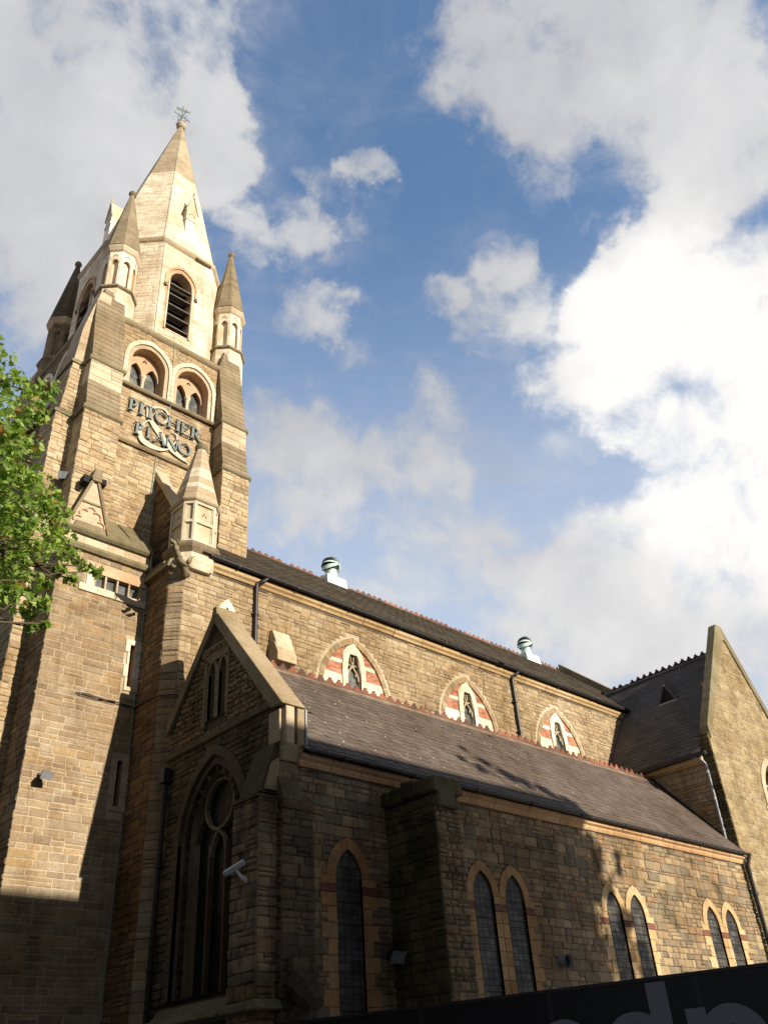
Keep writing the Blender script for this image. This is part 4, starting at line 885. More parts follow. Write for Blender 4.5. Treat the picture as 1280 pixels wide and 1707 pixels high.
# lucarnes on the south and west faces
def lucarne(k, sx):
    b = KB(); n = Vector((math.cos(math.radians(45 * k)), math.sin(math.radians(45 * k)), 0)); u = Vector((-n.y, n.x, 0))
    base = Vector((bx + sx[0], by + sx[1], 0)); d0 = 2.12
    def P(a, d, z): v = base + u * a + n * d; return (v.x, v.y, z)
    # body
    for z0, z1, dd0, dd1, m, w_ in ((27.2, 28.15, 2.01, 2.01, 'cream', .21), (28.15, 28.30, 2.03, 2.03, 'cream', .225)):
        q = [P(-w_, .8, z0), P(w_, .8, z0), P(w_, dd0, z0), P(-w_, dd0, z0), P(-w_, .8, z1), P(w_, .8, z1), P(w_, dd1, z1), P(-w_, dd1, z1)]
        b.grp(q, [(3, 2, 6, 7), (2, 1, 5, 6), (0, 3, 7, 4), (4, 7, 6, 5)], m)
    q = [P(-.21, 2.01, 28.3), P(.21, 2.01, 28.3), P(.21, .8, 28.3), P(-.21, .8, 28.3), P(-.21, 2.01, 28.66), P(.21, 2.01, 28.66), P(0, 2.01, 29.55), P(-.21, .8, 28.66), P(.21, .8, 28.66), P(0, .8, 29.55)]
    b.grp(q, [(0, 1, 5, 6, 4), (1, 2, 8, 5), (5, 8, 9, 6), (4, 6, 9, 7), (0, 4, 7, 3)], 'cream')
    for sd in (-1, 1): b.tube([P(sd * .25, 2.03, 28.60), P(0, 2.03, 29.60)], .03, 'cream', 5)
    b.tube([P(0, 2.01, 29.55), P(0, 2.01, 29.8)], [.05, .03], 'ashlar', 6)
    fr = Frame(base + n * 2.01, u, (0, 0, 1), n)
    for dx, dz in ((0, .10), (-.1, 0), (.1, 0)): q2 = fr.p(dx, 28.45 + dz, .002); b.tube([q2, q2 + n * .004], .035, 'weather', 8)
    
    return b.build('lucarne', church)
lucarne(6, (.12, 0)); lucarne(4, (.0, .1))
# ---------------- octagonal pinnacle over the south-west corner of the nave
px_, py_ = 9.225, 15.79
def chsq(cx, cy, h, c, z): return [(cx + a, cy + d, z) for a, d in ((-h + c, -h), (h - c, -h), (h, -h + c), (h, h - c), (h - c, h), (-h + c, h), (-h, h - c), (-h, -h + c))]
def chstack(b, prof, m, drift=(0, 0)):
    P = []; z0, z1 = prof[0][2], prof[-1][2]
    for h, c, z in prof: k = (z - z0) / (z1 - z0); P += chsq(px_ + drift[0] * k, py_ + drift[1] * k, h, c, z)
    n = len(prof); b.grp(P, [(j * 8 + i, j * 8 + (i + 1) % 8, (j + 1) * 8 + (i + 1) % 8, (j + 1) * 8 + i) for j in range(n - 1) for i in range(8)] + [tuple((n - 1) * 8 + i for i in range(8)), tuple(range(7, -1, -1))], m)
b = KB()
chstack(b, [(.42, .18, 12.20), (.50, .21, 12.40), (.50, .21, 12.58)], 'cream'); chstack(b, [(.50, .21, 12.58), (.58, .24, 12.70), (.60, .25, 12.76), (.60, .25, 12.82), (.50, .21, 12.90)], 'weather')
chstack(b, [(.44, .185, 12.86), (.44, .185, 14.06)], 'cream')
hs, cs = .49, .205
def pface(nx, ny, dist, w2):
    n = Vector((nx, ny, 0)).normalized(); u = Vector((-n.y, n.x, 0)); fr = Frame(Vector((px_, py_, 0)) + n * dist, u, (0, 0, 1), n)
    e = .05
    for u0, u1 in ((-w2, -w2 + e), (w2 - e, w2)): b.slab(fr, [(u0, 12.88), (u1, 12.88), (u1, 14.06), (u0, 14.06)], -.06, 0, 'cream', .008)
    for z0, z1 in ((12.88, 12.95), (13.44, 13.51), (13.98, 14.06)): b.slab(fr, [(-w2 + e, z0), (w2 - e, z0), (w2 - e, z1), (-w2 + e, z1)], -.06, -.003, 'cream', .008)
    for u0, u1 in ((-w2 + e, -w2 + e + .03), (w2 - e - .03, w2 - e)): b.slab(fr, [(u0, 12.95), (u1, 12.95), (u1, 13.98), (u0, 13.98)], -.06, -.028, 'cream', .006)
    if w2 > .2:
        for dx, dz in ((0, .06), (-.045, 0), (.045, 0)): q = fr.p(dx, 13.70 + dz, -.045); b.tube([q, q + fr.N * .004], .022, 'soot', 6)
for nx, ny in ((0, -1), (-1, 0), (1, 0), (0, 1)): pface(nx, ny, hs, hs - cs)
for nx, ny in ((-1, -1), (1, -1), (1, 1), (-1, 1)): pface(nx, ny, (2 * hs - cs) / math.sqrt(2), cs / math.sqrt(2))
chstack(b, [(.51, .215, 14.06), (.54, .225, 14.10), (.54, .225, 14.15)], 'ashlar')
n = 10
for i in range(n):
    f0, f1 = i / n, (i + 1) / n; z0, z1 = 14.15 + 1.88 * f0, 14.15 + 1.88 * f1; A0, A1 = .52 - .39 * f0, .52 - .39 * f1
    dx = .05 * f0; P = chsq(px_ + dx, py_, A0, A0 * (.42 + .16 * f0), z0) + chsq(px_ + dx + .005, py_, A1 + .002, (A1 + .002) * (.42 + .16 * f1), z1 - .006)
    b.grp(P, [(j, (j + 1) % 8, 8 + (j + 1) % 8, 8 + j) for j in range(8)] + [tuple(range(8, 16))], 'cream' if i in (2, 4, 5) else 'ashlar')
b.ngon(px_ + .055, py_, [(.12, 16.0), (.16, 16.04), (.17, 16.16), (.14, 16.20)], 'moss', n=14)
b.build('pinnacle', church, bevel=.004)
# gargoyle at that corner: a crouching winged beast
b = KB()
b.tube([(9.0, 15.6, 12.02), (8.86, 15.42, 12.04), (8.66, 15.28, 12.10), (8.48, 15.14, 12.20), (8.34, 15.03, 12.30), (8.24, 14.95, 12.38), (8.16, 14.88, 12.40)], [.12, .14, .12, .085, .07, .075, .035], 'moss', 9)
b.tube([(8.70, 15.34, 12.16), (8.62, 15.36, 12.36), (8.74, 15.48, 12.50)], [.07, .05, .012], 'moss', 6); b.tube([(8.80, 15.26, 12.14), (8.84, 15.16, 12.30), (8.96, 15.2, 12.40)], [.07, .045, .012], 'weather', 6)
for sd in (-1, 1):
    b.tube([(8.28 + sd * .03, 14.99 - sd * .03, 12.42), (8.30 + sd * .06, 15.0 - sd * .06, 12.54)], [.03, .006], 'moss', 5)
    b.tube([(8.62 + sd * .08, 15.22 - sd * .08, 12.04), (8.50 + sd * .10, 15.10 - sd * .10, 11.92), (8.40 + sd * .08, 15.03 - sd * .08, 11.98)], [.045, .035, .02], 'moss', 6)
b.tube([(8.22, 14.94, 12.30), (8.17, 14.90, 12.25)], [.04, .015], 'moss', 6)
o = b.build('gargoyle', church, smooth=True)
tex = bpy.data.textures.new('rough_carving', 'CLOUDS'); tex.noise_scale = .07
md = o.modifiers.new('sub', 'SUBSURF'); md.levels = md.render_levels = 2
md = o.modifiers.new('rough', 'DISPLACE'); md.texture = tex; md.strength = .11; md.texture_coords = 'GLOBAL'
# lightning conductor strip
b = KB(); k0 = math.radians(-112.5); R = 2.3 / math.cos(math.radians(22.5))
b.tube([(9.70, 20.0, 36.6), (bx + R * math.cos(k0) * 1.0 - .0, by + R * math.sin(k0) - .02, 26.15), (8.52, 17.80, 25.9), (8.53, 17.82, 21.6), (9.12, 17.55, 21.5), (9.16, 17.60, 21.0), (9.18, 17.60, 19.1), (9.18, 17.48, 18.86), (9.18, 17.60, 18.6)], .008, 'verdigris', 5)
b.tube([(8.95, 17.60, 16.8), (8.93, 17.6, 15.9), (8.88, 17.58, 14.4), (8.62, 17.3, 14.0), (8.60, 16.62, 13.05), (8.62, 16.6, 12.55), (8.60, 16.68, 12.4), (8.56, 16.67, 0.1)], .010, 'verdigris', 5)
b.build('lightning_conductor', church)
# =================================================================== separate things
# weather vane
vb = CE + (Vector((9.70, 20.15, 36.92)) - CE) * K
v = thing('weather_vane', vb, 'thin grey iron weather vane with scrolls on the tip of the spire', 'weather vane')
def vb_(name, segs, r=.02):
    b = MB()
    for s_ in segs: b.tube([vb + Vector(p) * .85 for p in s_], r * .8, 'vane', 5)
    return b.build(name, v)
vb_('spindle', [[(0, 0, 0), (0, 0, 1.55)]], .028)
b = MB(); p = [(-.38, -.05, .86), (.36, .05, 1.42), (.50, .07, 1.60), (.30, .04, 1.52), (-.36, -.05, 1.12)]
b.grp([tuple(vb + Vector(q) * .85) for q in p] + [tuple(vb + Vector(q) * .85 + Vector((0, .02, 0))) for q in p], [(0, 1, 2, 3, 4), (9, 8, 7, 6, 5)] + [(i, (i + 1) % 5, 5 + (i + 1) % 5, 5 + i) for i in range(5)], 'vane'); b.build('arrow', v)
vb_('cardinal_arm', [[(-.42, 0, .62), (.42, 0, .62)], [(0, -.42, .62), (0, .42, .62)], [(-.42, 0, .52), (-.42, 0, .72)], [(.42, 0, .52), (.42, 0, .72)], [(0, -.42, .52), (0, -.42, .72)]])
for a in range(4):
    c_, s_ = math.cos(a * math.pi / 2 + .4), math.sin(a * math.pi / 2 + .4)
    vb_('scroll', [[(r_ * c_, r_ * s_, z) for r_, z in ((.05, .02), (.30, .06), (.36, .18), (.26, .30), (.10, .42), (.22, .52), (.30, .46))]], .014)
# roof ventilators
def vent(x, lab):
    z = 16.86; base = CE + (Vector((x, 20.05, z)) - CE) * K
    t = thing('roof_ventilator', base, lab, 'ventilator', 'ventilators on the nave ridge')
    def B(): return MB()
    q = lambda a, c, d: base + Vector((a, c, d))
    b = B(); P = [q(-.42, -.36, -.34), q(.52, -.36, -.34), q(.52, .3, -.34), q(-.42, .3, -.34), q(-.38, -.3, .06), q(.48, -.3, .06), q(.48, .25, .06), q(-.38, .25, .06)]
    b.grp(P, [(0, 1, 5, 4), (1, 2, 6, 5), (2, 3, 7, 6), (3, 0, 4, 7), (4, 5, 6, 7)], 'copper'); b.build('flashing_base', t, bevel=.015)
    b = B(); b.tube([q(0.05, 0, -.1), q(0.05, 0, .46)], .205, 'copper', 24); b.build('throat', t, smooth=False)
    # hooded turbine head: overlapping curved blades around a horizontal pivot
    c = q(.05, 0, .58); R_ = .335
    b = B(); rings = 10; P = []
    for i in range(rings + 1):
        la = math.pi * i / rings
        for j in range(16): P.append(c + Vector((math.sin(la) * math.cos(j * math.pi / 8), math.sin(la) * math.sin(j * math.pi / 8), math.cos(la))) * R_ * .80)
    b.grp(P, [(i * 16 + j, i * 16 + (j + 1) % 16, (i + 1) * 16 + (j + 1) % 16, (i + 1) * 16 + j) for i in range(rings) for j in range(16)], 'copperd'); b.build('core', t, smooth=True)
    axis = Vector((.30, -.95, 0)).normalized(); e1 = Vector((axis.y, -axis.x, 0)); e2 = Vector((0, 0, 1))
    for i in range(7):
        t0 = math.radians(-34 + i * 37); t1 = t0 + math.radians(33); b = B(); rows = []
        for tt, rr in ((t0, R_ * 1.18), (t0 + (t1 - t0) * .5, R_ * 1.03), (t1, R_ * .86)):
            d = e1 * math.cos(tt) + e2 * math.sin(tt); rows.append([c + axis * (R_ * 1.0 * math.sin(ph)) + d * (rr * math.cos(ph)) for ph in [math.radians(-84 + 168 * m_ / 12) for m_ in range(13)]])
        P = [p for r_ in rows for p in r_]; b.grp(P + [p + (c - p) * .05 for p in P], [(r_ * 13 + m_, r_ * 13 + m_ + 1, (r_ + 1) * 13 + m_ + 1, (r_ + 1) * 13 + m_) for r_ in range(2) for m_ in range(12)] + [(39 + r_ * 13 + m_, 39 + (r_ + 1) * 13 + m_, 39 + (r_ + 1) * 13 + m_ + 1, 39 + r_ * 13 + m_ + 1) for r_ in range(2) for m_ in range(12)] + [(26 + m_, 27 + m_, 66 + m_, 65 + m_) for m_ in range(12)], 'copper')
        b.build('hood_blade', t, smooth=True)
    b = B(); b.tube([c - axis * (R_ + .03), c + axis * (R_ + .03)], .03, 'copper', 10); b.build('pivot', t)
vent(17.25, 'pale green ridge ventilator nearer the spire, left of the other one')
vent(28.0, 'pale green ridge ventilator farther along the nave roof, near the dark transept')
# ---------------- the sign on the tower: small serif alphabet
SY = 17.56
def serif(b, x, z, w, h=.026): b.slab(FS(SY), [(x - w / 2, z), (x + w / 2, z), (x + w / 2, z + h), (x - w / 2, z + h)], -.035, .02, 'letter', .004)
def stem(b, x0, z0, x1, z1, w): d = Vector((x1 - x0, z1 - z0)); n = Vector((-d.y, d.x)).normalized() * w / 2; pts = [(x0 - n.x, z0 - n.y), (x0 + n.x, z0 + n.y), (x1 + n.x, z1 + n.y), (x1 - n.x, z1 - n.y)]; pts = pts if ((pts[1][0] - pts[0][0]) * (pts[2][1] - pts[1][1]) - (pts[1][1] - pts[0][1]) * (pts[2][0] - pts[1][0])) > 0 else pts[::-1]; b.slab(FS(SY), pts, -.035, .02, 'letter', .004)
def arc(b, cx, cz, rx, rz, a0, a1, wt, wn=.025, n=16):
    """stroke thick on the sides, thin top and bottom"""
    P = []
    for i in range(n + 1):
        t = math.radians(a0 + (a1 - a0) * i / n); w_ = wn + (wt - wn) * abs(math.cos(t)); P.append(((cx + (rx + w_ / 2) * math.cos(t), cz + (rz + w_ / 2) * math.sin(t)), (cx + (rx - w_ / 2) * math.cos(t), cz + (rz - w_ / 2) * math.sin(t))))
    fr = FS(SY); k = n + 1; o_ = [fr.p(*p[0], .02) for p in P] + [fr.p(*p[1], .02) for p in P] + [fr.p(*p[0], -.035) for p in P] + [fr.p(*p[1], -.035) for p in P]
    b.grp(o_, [f for i in range(n) for f in ((i, i + 1, k + i + 1, k + i), (i, 2 * k + i, 2 * k + i + 1, i + 1), (k + i, k + i + 1, 3 * k + i + 1, 3 * k + i))], 'letter')
def letter(ch, x, z, h, w):
    b = KB(); T_ = .075 * h / .43; s_ = .045
    if ch in 'PR':
        stem(b, x + .06, z, x + .06, z + h, T_); serif(b, x + .06, z, .17); serif(b, x + .04, z + h - .026, .13); arc(b, x + .09, z + h * .73, w * .5, h * .25, 95, -95, T_, .022)
        if ch == 'R': stem(b, x + .14, z + h * .46, x + w + .02, z + .01, T_ * .9); serif(b, x + w + .05, z - .02, .10, .03)
    if ch == 'I': stem(b, x + w / 2, z, x + w / 2, z + h, T_); serif(b, x + w / 2, z, .16); serif(b, x + w / 2, z + h - .026, .16)
    if ch == 'T': stem(b, x + w / 2, z, x + w / 2, z + h, T_); serif(b, x + w / 2, z, .15); serif(b, x + w / 2, z + h - .03, w, .03); stem(b, x + .01, z + h - .09, x + .02, z + h - .01, .025); stem(b, x + w - .01, z + h - .09, x + w - .02, z + h - .01, .025)
    if ch == 'C': arc(b, x + w * .5, z + h / 2, w * .44, h * .46, 48, 318, T_, .022, 22); stem(b, x + w * .82, z + h * .68, x + w * .84, z + h * .92, .03)
    if ch == 'O': arc(b, x + w * .5, z + h / 2, w * .44, h * .46, 0, 360, T_, .022, 28)
    if ch == 'H':
        for q in (x + .05, x + w - .05): stem(b, q, z, q, z + h, T_); serif(b, q, z, .14); serif(b, q, z + h - .026, .14)
        stem(b, x + .05, z + h * .52, x + w - .05, z + h * .52, .025)
    if ch == 'E':
        stem(b, x + .05, z, x + .05, z + h, T_); serif(b, x + w * .48, z, w * 1.05, .03); serif(b, x + w * .45, z + h - .03, w, .03); serif(b, x + w * .42, z + h * .5, w * .7, .026); stem(b, x + w, z + .01, x + w + .01, z + .10, .025); stem(b, x + w * .93, z + h - .09, x + w * .93, z + h - .01, .025)
    if ch == 'A':
        stem(b, x + .04, z, x + w * .52, z + h, .03); stem(b, x + w - .05, z, x + w * .48, z + h, T_); serif(b, x + .04, z, .11); serif(b, x + w - .05, z, .14); stem(b, x + w * .2, z + h * .33, x + w * .72, z + h * .33, .024)
    if ch == 'N':
        stem(b, x + .04, z, x + .04, z + h, .03); stem(b, x + w - .04, z, x + w - .04, z + h, .03); stem(b, x + .02, z + h, x + w - .04, z, T_); serif(b, x + .04, z, .11); serif(b, x + w - .04, z + h - .026, .12); serif(b, x + .02, z + h - .026, .11)
    return b.build('letter', sign)
sign = thing('wall_sign', CE + (Vector((9.1, 17.6, 17.8)) - CE) * K, 'raised grey green serif lettering reading PITCHER & PIANO with a big pale ampersand on the tower', 'sign')
for ch, x, w_ in (('P', 7.93, .26), ('I', 8.24, .14), ('T', 8.44, .30), ('C', 8.76, .40), ('H', 9.16, .38), ('E', 9.60, .28), ('R', 9.93, .28)): letter(ch, x, 17.97, .44, w_)
for ch, x, w_ in (('P', 8.20, .26), ('I', 8.54, .14), ('A', 8.76, .42), ('N', 9.16, .38), ('O', 9.56, .42)): letter(ch, x, 17.25, .42, w_)
def brush(b, pts, ws, y, m):
    """smooth brush stroke of varying width"""
    Q = []; n = len(pts)
    for i in range(n - 1):
        p0, p1, p2, p3 = [Vector(pts[max(0, min(n - 1, j))]) for j in (i - 1, i, i + 1, i + 2)]
        for t in [k / 5 for k in range(5)]:
            Q.append((.5 * ((2 * p1) + (p2 - p0) * t + (2 * p0 - 5 * p1 + 4 * p2 - p3) * t * t + (3 * p1 - p0 - 3 * p2 + p3) * t ** 3), ws[i] + (ws[i + 1] - ws[i]) * t))
    Q.append((Vector(pts[-1]), ws[-1])); fr = FS(y); A_, B_ = [], []
    for i, (p, w_) in enumerate(Q):
        d = (Q[min(i + 1, len(Q) - 1)][0] - Q[max(0, i - 1)][0]).normalized(); nn = Vector((-d.y, d.x)) * w_ / 2; A_.append(p + nn); B_.append(p - nn)
    k = len(Q); P = [fr.p(*q, .012) for q in A_] + [fr.p(*q, .012) for q in B_] + [fr.p(*q, -.015) for q in A_] + [fr.p(*q, -.015) for q in B_]
    b.grp(P, [f for i in range(k - 1) for f in ((i, i + 1, k + i + 1, k + i), (i, 2 * k + i, 2 * k + i + 1, i + 1), (k + i, k + i + 1, 3 * k + i + 1, 3 * k + i))], m)
b = KB()
brush(b, [(8.55, 17.95), (8.52, 18.12), (8.60, 18.36), (8.81, 18.54), (9.02, 18.58), (9.16, 18.48), (9.19, 18.33), (9.10, 18.13), (8.98, 18.0)], [.02, .05, .08, .07, .06, .08, .09, .06, .02], 17.595, 'silver')
brush(b, [(8.48, 18.38), (8.54, 18.14), (8.66, 17.95), (8.81, 17.79), (8.96, 17.64), (9.17, 17.44), (9.41, 17.27), (9.69, 17.13), (9.95, 17.05)], [.02, .07, .14, .19, .20, .19, .20, .13, .01], 17.59, 'silver')
brush(b, [(8.62, 17.96), (8.47, 17.78), (8.38, 17.52), (8.38, 17.30), (8.47, 17.16), (8.65, 17.09), (8.88, 17.08), (9.09, 17.12), (9.27, 17.22)], [.02, .05, .09, .15, .19, .18, .14, .09, .03], 17.585, 'silver')
brush(b, [(9.25, 17.20), (9.42, 17.47), (9.51, 17.72), (9.47, 17.86), (9.33, 17.87)], [.03, .04, .05, .05, .02], 17.58, 'silver')
b.build('ampersand', sign)
# ---------------- security camera on the gable
sc_loc = Vector((8.60, 12.28, 4.74))
t = thing('security_camera', sc_loc, 'white bullet camera on a curved arm beside the big west window', 'camera')
b = MB(); b.tube([(8.60, 12.25, 4.70), (8.55, 12.26, 4.74), (8.50, 12.31, 4.80), (8.47, 12.36, 4.88)], [.05, .04, .028, .022], 'camwhite', 10); b.build('arm', t, smooth=True)
p0 = Vector((8.50, 12.22, 4.97)); p1 = Vector((8.40, 12.56, 4.86)); d = (p1 - p0).normalized()
b = MB(); b.tube([p0, p1], .043, 'camwhite', 4); b.build('body', t, bevel=.006)
b = MB(); b.tube([p0 + Vector((0, 0, .018)), p1 + Vector((0, 0, .018)) + d * .04], .052, 'camwhite', 4); b.build('sun_shield', t, bevel=.004)
b = MB(); b.tube([p1 + d * .001, p1 + d * .012], .03, 'iron', 12); b.build('lens', t)
b = MB(); b.box(8.55, 8.59, 12.46, 12.62, 4.98, 5.14, 'coping'); tag(b.build('junction_box', None, bevel=.006, loc=(8.6, 12.54, 5.0)), 'small pale junction box on the corner buttress just above the bullet camera', 'junction box')
# ---------------- floodlights
def flood(name, loc, nrm, lab, s=.16, kb=True, grp='wall floodlights'):
    L = CE + (Vector(loc) - CE) * (K if kb else 1); t = thing(name, L, lab, 'floodlight', grp)
    n = Vector(nrm).normalized(); u = Vector((-n.y, n.x, 0)).normalized(); f = (n + Vector((0, 0, -.7))).normalized(); up = f.cross(u).normalized(); up = up if up.z > 0 else -up
    c = L + n * .20 + Vector((0, 0, -.02)); w_, h_, d_ = s, s * .7, s * .55
    b = MB(); P = [c + u * a * w_ * (1 if k > 0 else .6) + up * e * h_ * (1 if k > 0 else .6) + f * k * d_ for k in (-1, 1) for a, e in ((-1, -1), (1, -1), (1, 1), (-1, 1))]
    b.grp(P, [(0, 3, 2, 1), (0, 1, 5, 4), (1, 2, 6, 5), (2, 3, 7, 6), (3, 0, 4, 7)], 'iron'); b.build('housing', t, bevel=.012)
    b = MB(); b.face([p + f * .002 for p in P[4:]], 'lead'); b.build('lens', t)
    b = MB(); b.tube([L, L + n * .1 - Vector((0, 0, .05)), c - up * h_ * .5], .02, 'iron', 6); b.box(L.x - .05, L.x + .05, L.y - .05, L.y + .05, L.z - .05, L.z + .05, 'iron'); b.build('bracket', t)
flood('floodlight', (6.78, 16.66, 7.30), (.1, -1, 0), 'small grey floodlight on the sunlit stair turret wall, near its left edge', .12)
flood('floodlight', (6.50, 17.50, 14.86), (-.5, -1, 0), 'small black floodlight high on the tower buttress beside the green leaves', .13)
flood('floodlight', (11.35, 11.97, 3.72), (-.1, -1, 0), 'black floodlight low on the shaded aisle wall beside the mossy buttress', .15, False)
# flue outlet
t = thing('flue_outlet', (16.17, 12, 3.80), 'round grey flue pipe end sticking out of the aisle wall between two window pairs', 'flue')
b = MB(); b.tube([(16.17, 12.02, 3.80), (16.17, 11.78, 3.80)], .12, 'lead', 20, cap=False); b.tube([(16.17, 11.80, 3.80), (16.17, 11.775, 3.80)], .13, 'lead', 20, cap=False); b.build('sleeve', t, fix=False)
b = MB(); b.tube([(16.17, 11.86, 3.80), (16.17, 11.85, 3.80)], .115, 'soot', 20); b.build('opening', t)
# old cable on the stair turret
b = KB(); b.tube([(7.24, 16.655, 9.14), (7.5, 16.65, 9.16), (7.9, 16.65, 9.12), (8.3, 16.65, 9.13), (8.64, 16.65, 9.10)], .012, 'iron', 5); b.tube([(7.3, 16.655, 9.12), (7.7, 16.65, 9.10), (8.1, 16.65, 9.14), (8.5, 16.65, 9.09)], .01, 'iron', 5)
b.tube([(8.60, 16.7, 9.1), (8.58, 15.9, 9.08), (8.66, 15.66, 9.06), (8.88, 15.44, 9.06), (9.2, 15.44, 9.05)], .016, 'iron', 5)
tag(b.build('cable', None, loc=(8, 16.9, 9.2)), 'thin black cable sagging across the sunlit stair turret wall', 'cable')
# ---------------- hoarding in the foreground
P0 = Vector((6.58, 5.40, 0)); du = Vector((.2778, -.9606, 0)); dn = Vector((-.9606, -.2778, 0))
t = thing('hoarding', P0, 'black street hoarding with big grey lower case letters in the foreground', 'hoarding')
fr = Frame(P0, du, (0, 0, 1), dn)
b = MB(); b.slab(fr, [(-5.2, .1), (4.2, .1), (4.2, 2.3), (-5.2, 2.3)], -.05, .0, 'hoard', .004, True); b.build('panel', t)
for i in range(8):
    u = -5.2 + 1.22 * i + .6; b = MB(); b.slab(fr, [(u, .1), (u + .035, .1), (u + .035, 2.302), (u, 2.302)], .0005, .0022, 'iron', 0); b.build('joint_strip', t)
b = MB(); b.slab(fr, [(-5.2, 2.3), (4.2, 2.3), (4.2, 2.325), (-5.2, 2.325)], -.055, .008, 'iron', .004, True); b.build('top_trim', t)
for i in range(5):
    b = MB(); u = -5.1 + i * 2.3; b.slab(fr, [(u, 0), (u + .1, 0), (u + .1, 2.2), (u, 2.2)], -.16, -.055, 'timber', .005, True); b.build('post', t)
def hl(shapes):
    b = MB()
    for kind, a in shapes:
        if kind == 'r': u0, u1, v0, v1 = a; b.slab(fr, [(u0, v0), (u1, v0), (u1, v1), (u0, v1)], .001, .006, 'hoardtxt', 0)
        else:
            cx_, cz_, rx, rz, wd, a0, a1 = a; n = 40; k = n + 1; A_, B_ = [], []
            for i in range(n + 1):
                tt = math.radians(a0 + (a1 - a0) * i / n); A_.append(fr.p(cx_ + rx * math.cos(tt), cz_ + rz * math.sin(tt), .0065)); B_.append(fr.p(cx_ + (rx - wd) * math.cos(tt), cz_ + (rz - wd * .9) * math.sin(tt), .0065))
            b.grp(A_ + B_, [(i, i + 1, k + i + 1, k + i) for i in range(n)], 'hoardtxt')
    return b.build('letter', t)
hl([('a', (.38, 1.78, .30, .32, .15, 8, 325)), ('r', (.22, .66, 1.74, 1.84))])
hl([('a', (.98, 1.78, .30, .32, .15, 0, 360)), ('r', (1.12, 1.28, 1.47, 2.285))])
hl([('r', (1.39, 1.545, 1.47, 2.08)), ('a', (1.72, 1.80, .27, .29, .15, 0, 180)), ('r', (1.84, 1.99, 1.47, 1.81))])
# =================================================================== trees
def leafmat(name, c1, c2, c3):
    m, t, b = newmat(name); g = t.add('ShaderNodeNewGeometry')
    c = t.ramp(g.outputs['Random Per Island'], [(0, c1), (.5, c2), (.93, c3), (.997, (.25, .13, .03))])
    t.l.new(c, b.inputs['Base Color']); b.inputs['Roughness'].default_value = .5; b.inputs['Specular IOR Level'].default_value = .35
    tr_ = t.add('ShaderNodeBsdfTranslucent', {'Color': t.mix(1.0, c, (1.5, 1.6, .7), 'MULTIPLY')}); mx = t.add('ShaderNodeMixShader', {0: .35, 1: b.outputs[0], 2: tr_.outputs[0]})
    out = [n for n in t.n if n.type == 'OUTPUT_MATERIAL'][0]; t.l.new(mx.outputs[0], out.inputs[0]); return m
M['leaf'] = leafmat('plane_leaf', (.10, .17, .025), (.17, .26, .04), (.30, .39, .085))
M['bark'] = stone('plane_bark', [(.12, .095, .065), (.10, .08, .055)], (.6, .6, .5), .6, bump=.6)
LEAF = [(0, -.1), (.28, -.06), (.22, .10), (.56, .16), (.34, .34), (.40, .62), (.16, .55), (0, 1.0), (-.16, .55), (-.40, .62), (-.34, .34), (-.56, .16), (-.22, .10), (-.28, -.06)]
def leaves(mb, c, r, n, size, droop=.5):
    c = Vector(c)
    for _ in range(n):
        d = Vector((random.gauss(0, 1), random.gauss(0, 1), random.gauss(0, 1))).normalized() * (r * random.random() ** .45); d.z *= .85
        p = c + d; s_ = size * random.uniform(.45, 1.35)
        ax_ = Vector((random.gauss(0, 1), random.gauss(0, 1), random.gauss(0, .6) - droop)).normalized(); nn = ax_.cross(Vector((random.gauss(0, 1), random.gauss(0, 1), random.gauss(0, 1)))).normalized(); sd = ax_.cross(nn)
        f = random.uniform(.05, .35); pts = [p + ax_ * y * s_ + sd * x * s_ * 1.1 + nn * (abs(x) * f * s_ - y * y * .15 * s_) for x, y in LEAF]
        i0 = len(LEAF) // 2; mb.grp(pts, [(0, 1, 2, 3, 4, 5, 6, 7), (0, 7, 8, 9, 10, 11, 12, 13)], 'leaf')
def limb(b, a, c, r0, r1, m='bark', wob=.12, n=6):
    a, c = Vector(a), Vector(c); L = (c - a).length; P = [a + (c - a) * (i / n) + (Vector((random.gauss(0, 1), random.gauss(0, 1), random.gauss(0, 1))) * wob * L / n if 0 < i < n else Vector((0, 0, 0))) for i in range(n + 1)]
    b.tube(P, [r0 + (r1 - r0) * i / n for i in range(n + 1)], m, 7); return P
CLU = [(3.03, 12.64, 13.3, 0.34), (3.54, 13.47, 13.39, 0.44), (3.22, 13.0, 12.01, 0.7), (4.06, 13.67, 13.59, 0.33), (4.39, 13.7, 13.89, 0.29), (4.04, 12.8, 12.46, 0.24), (3.39, 12.04, 11.19, 0.43), (4.35, 14.26, 12.76, 0.39), (3.45, 12.7, 10.75, 0.66), (3.88, 12.63, 10.78, 0.42), (4.77, 14.29, 12.16, 0.3), (4.77, 13.45, 11.25, 0.26), (4.66, 14.26, 11.38, 0.47), (4.94, 13.46, 10.93, 0.31), (4.12, 13.73, 10.6, 0.58), (4.52, 12.94, 9.97, 0.42), (5.33, 14.0, 10.89, 0.29), (4.75, 14.34, 10.38, 0.43), (5.55, 14.0, 10.58, 0.19), (5.88, 14.0, 10.43, 0.12), (6.15, 14.0, 10.43, 0.09), (5.43, 14.0, 10.21, 0.14), (5.69, 14.0, 10.1, 0.11), (4.16, 13.6, 9.56, 0.56), (4.65, 13.18, 9.3, 0.26), (3.98, 12.08, 8.35, 0.24), (5.24, 14.08, 9.86, 0.14), (5.01, 13.46, 9.13, 0.18), (4.93, 13.85, 9.1, 0.16), (5.14, 14.11, 8.98, 0.1), (3.85, 13.93, 10.73, 0.83), (4.34, 14.49, 9.43, 0.35), (5.08, 13.33, 8.7, 0.04)]
tree = thing('plane_tree', (1.2, 13.6, 0), 'leafy green plane tree with sunlit branches reaching in front of the tower', 'tree')
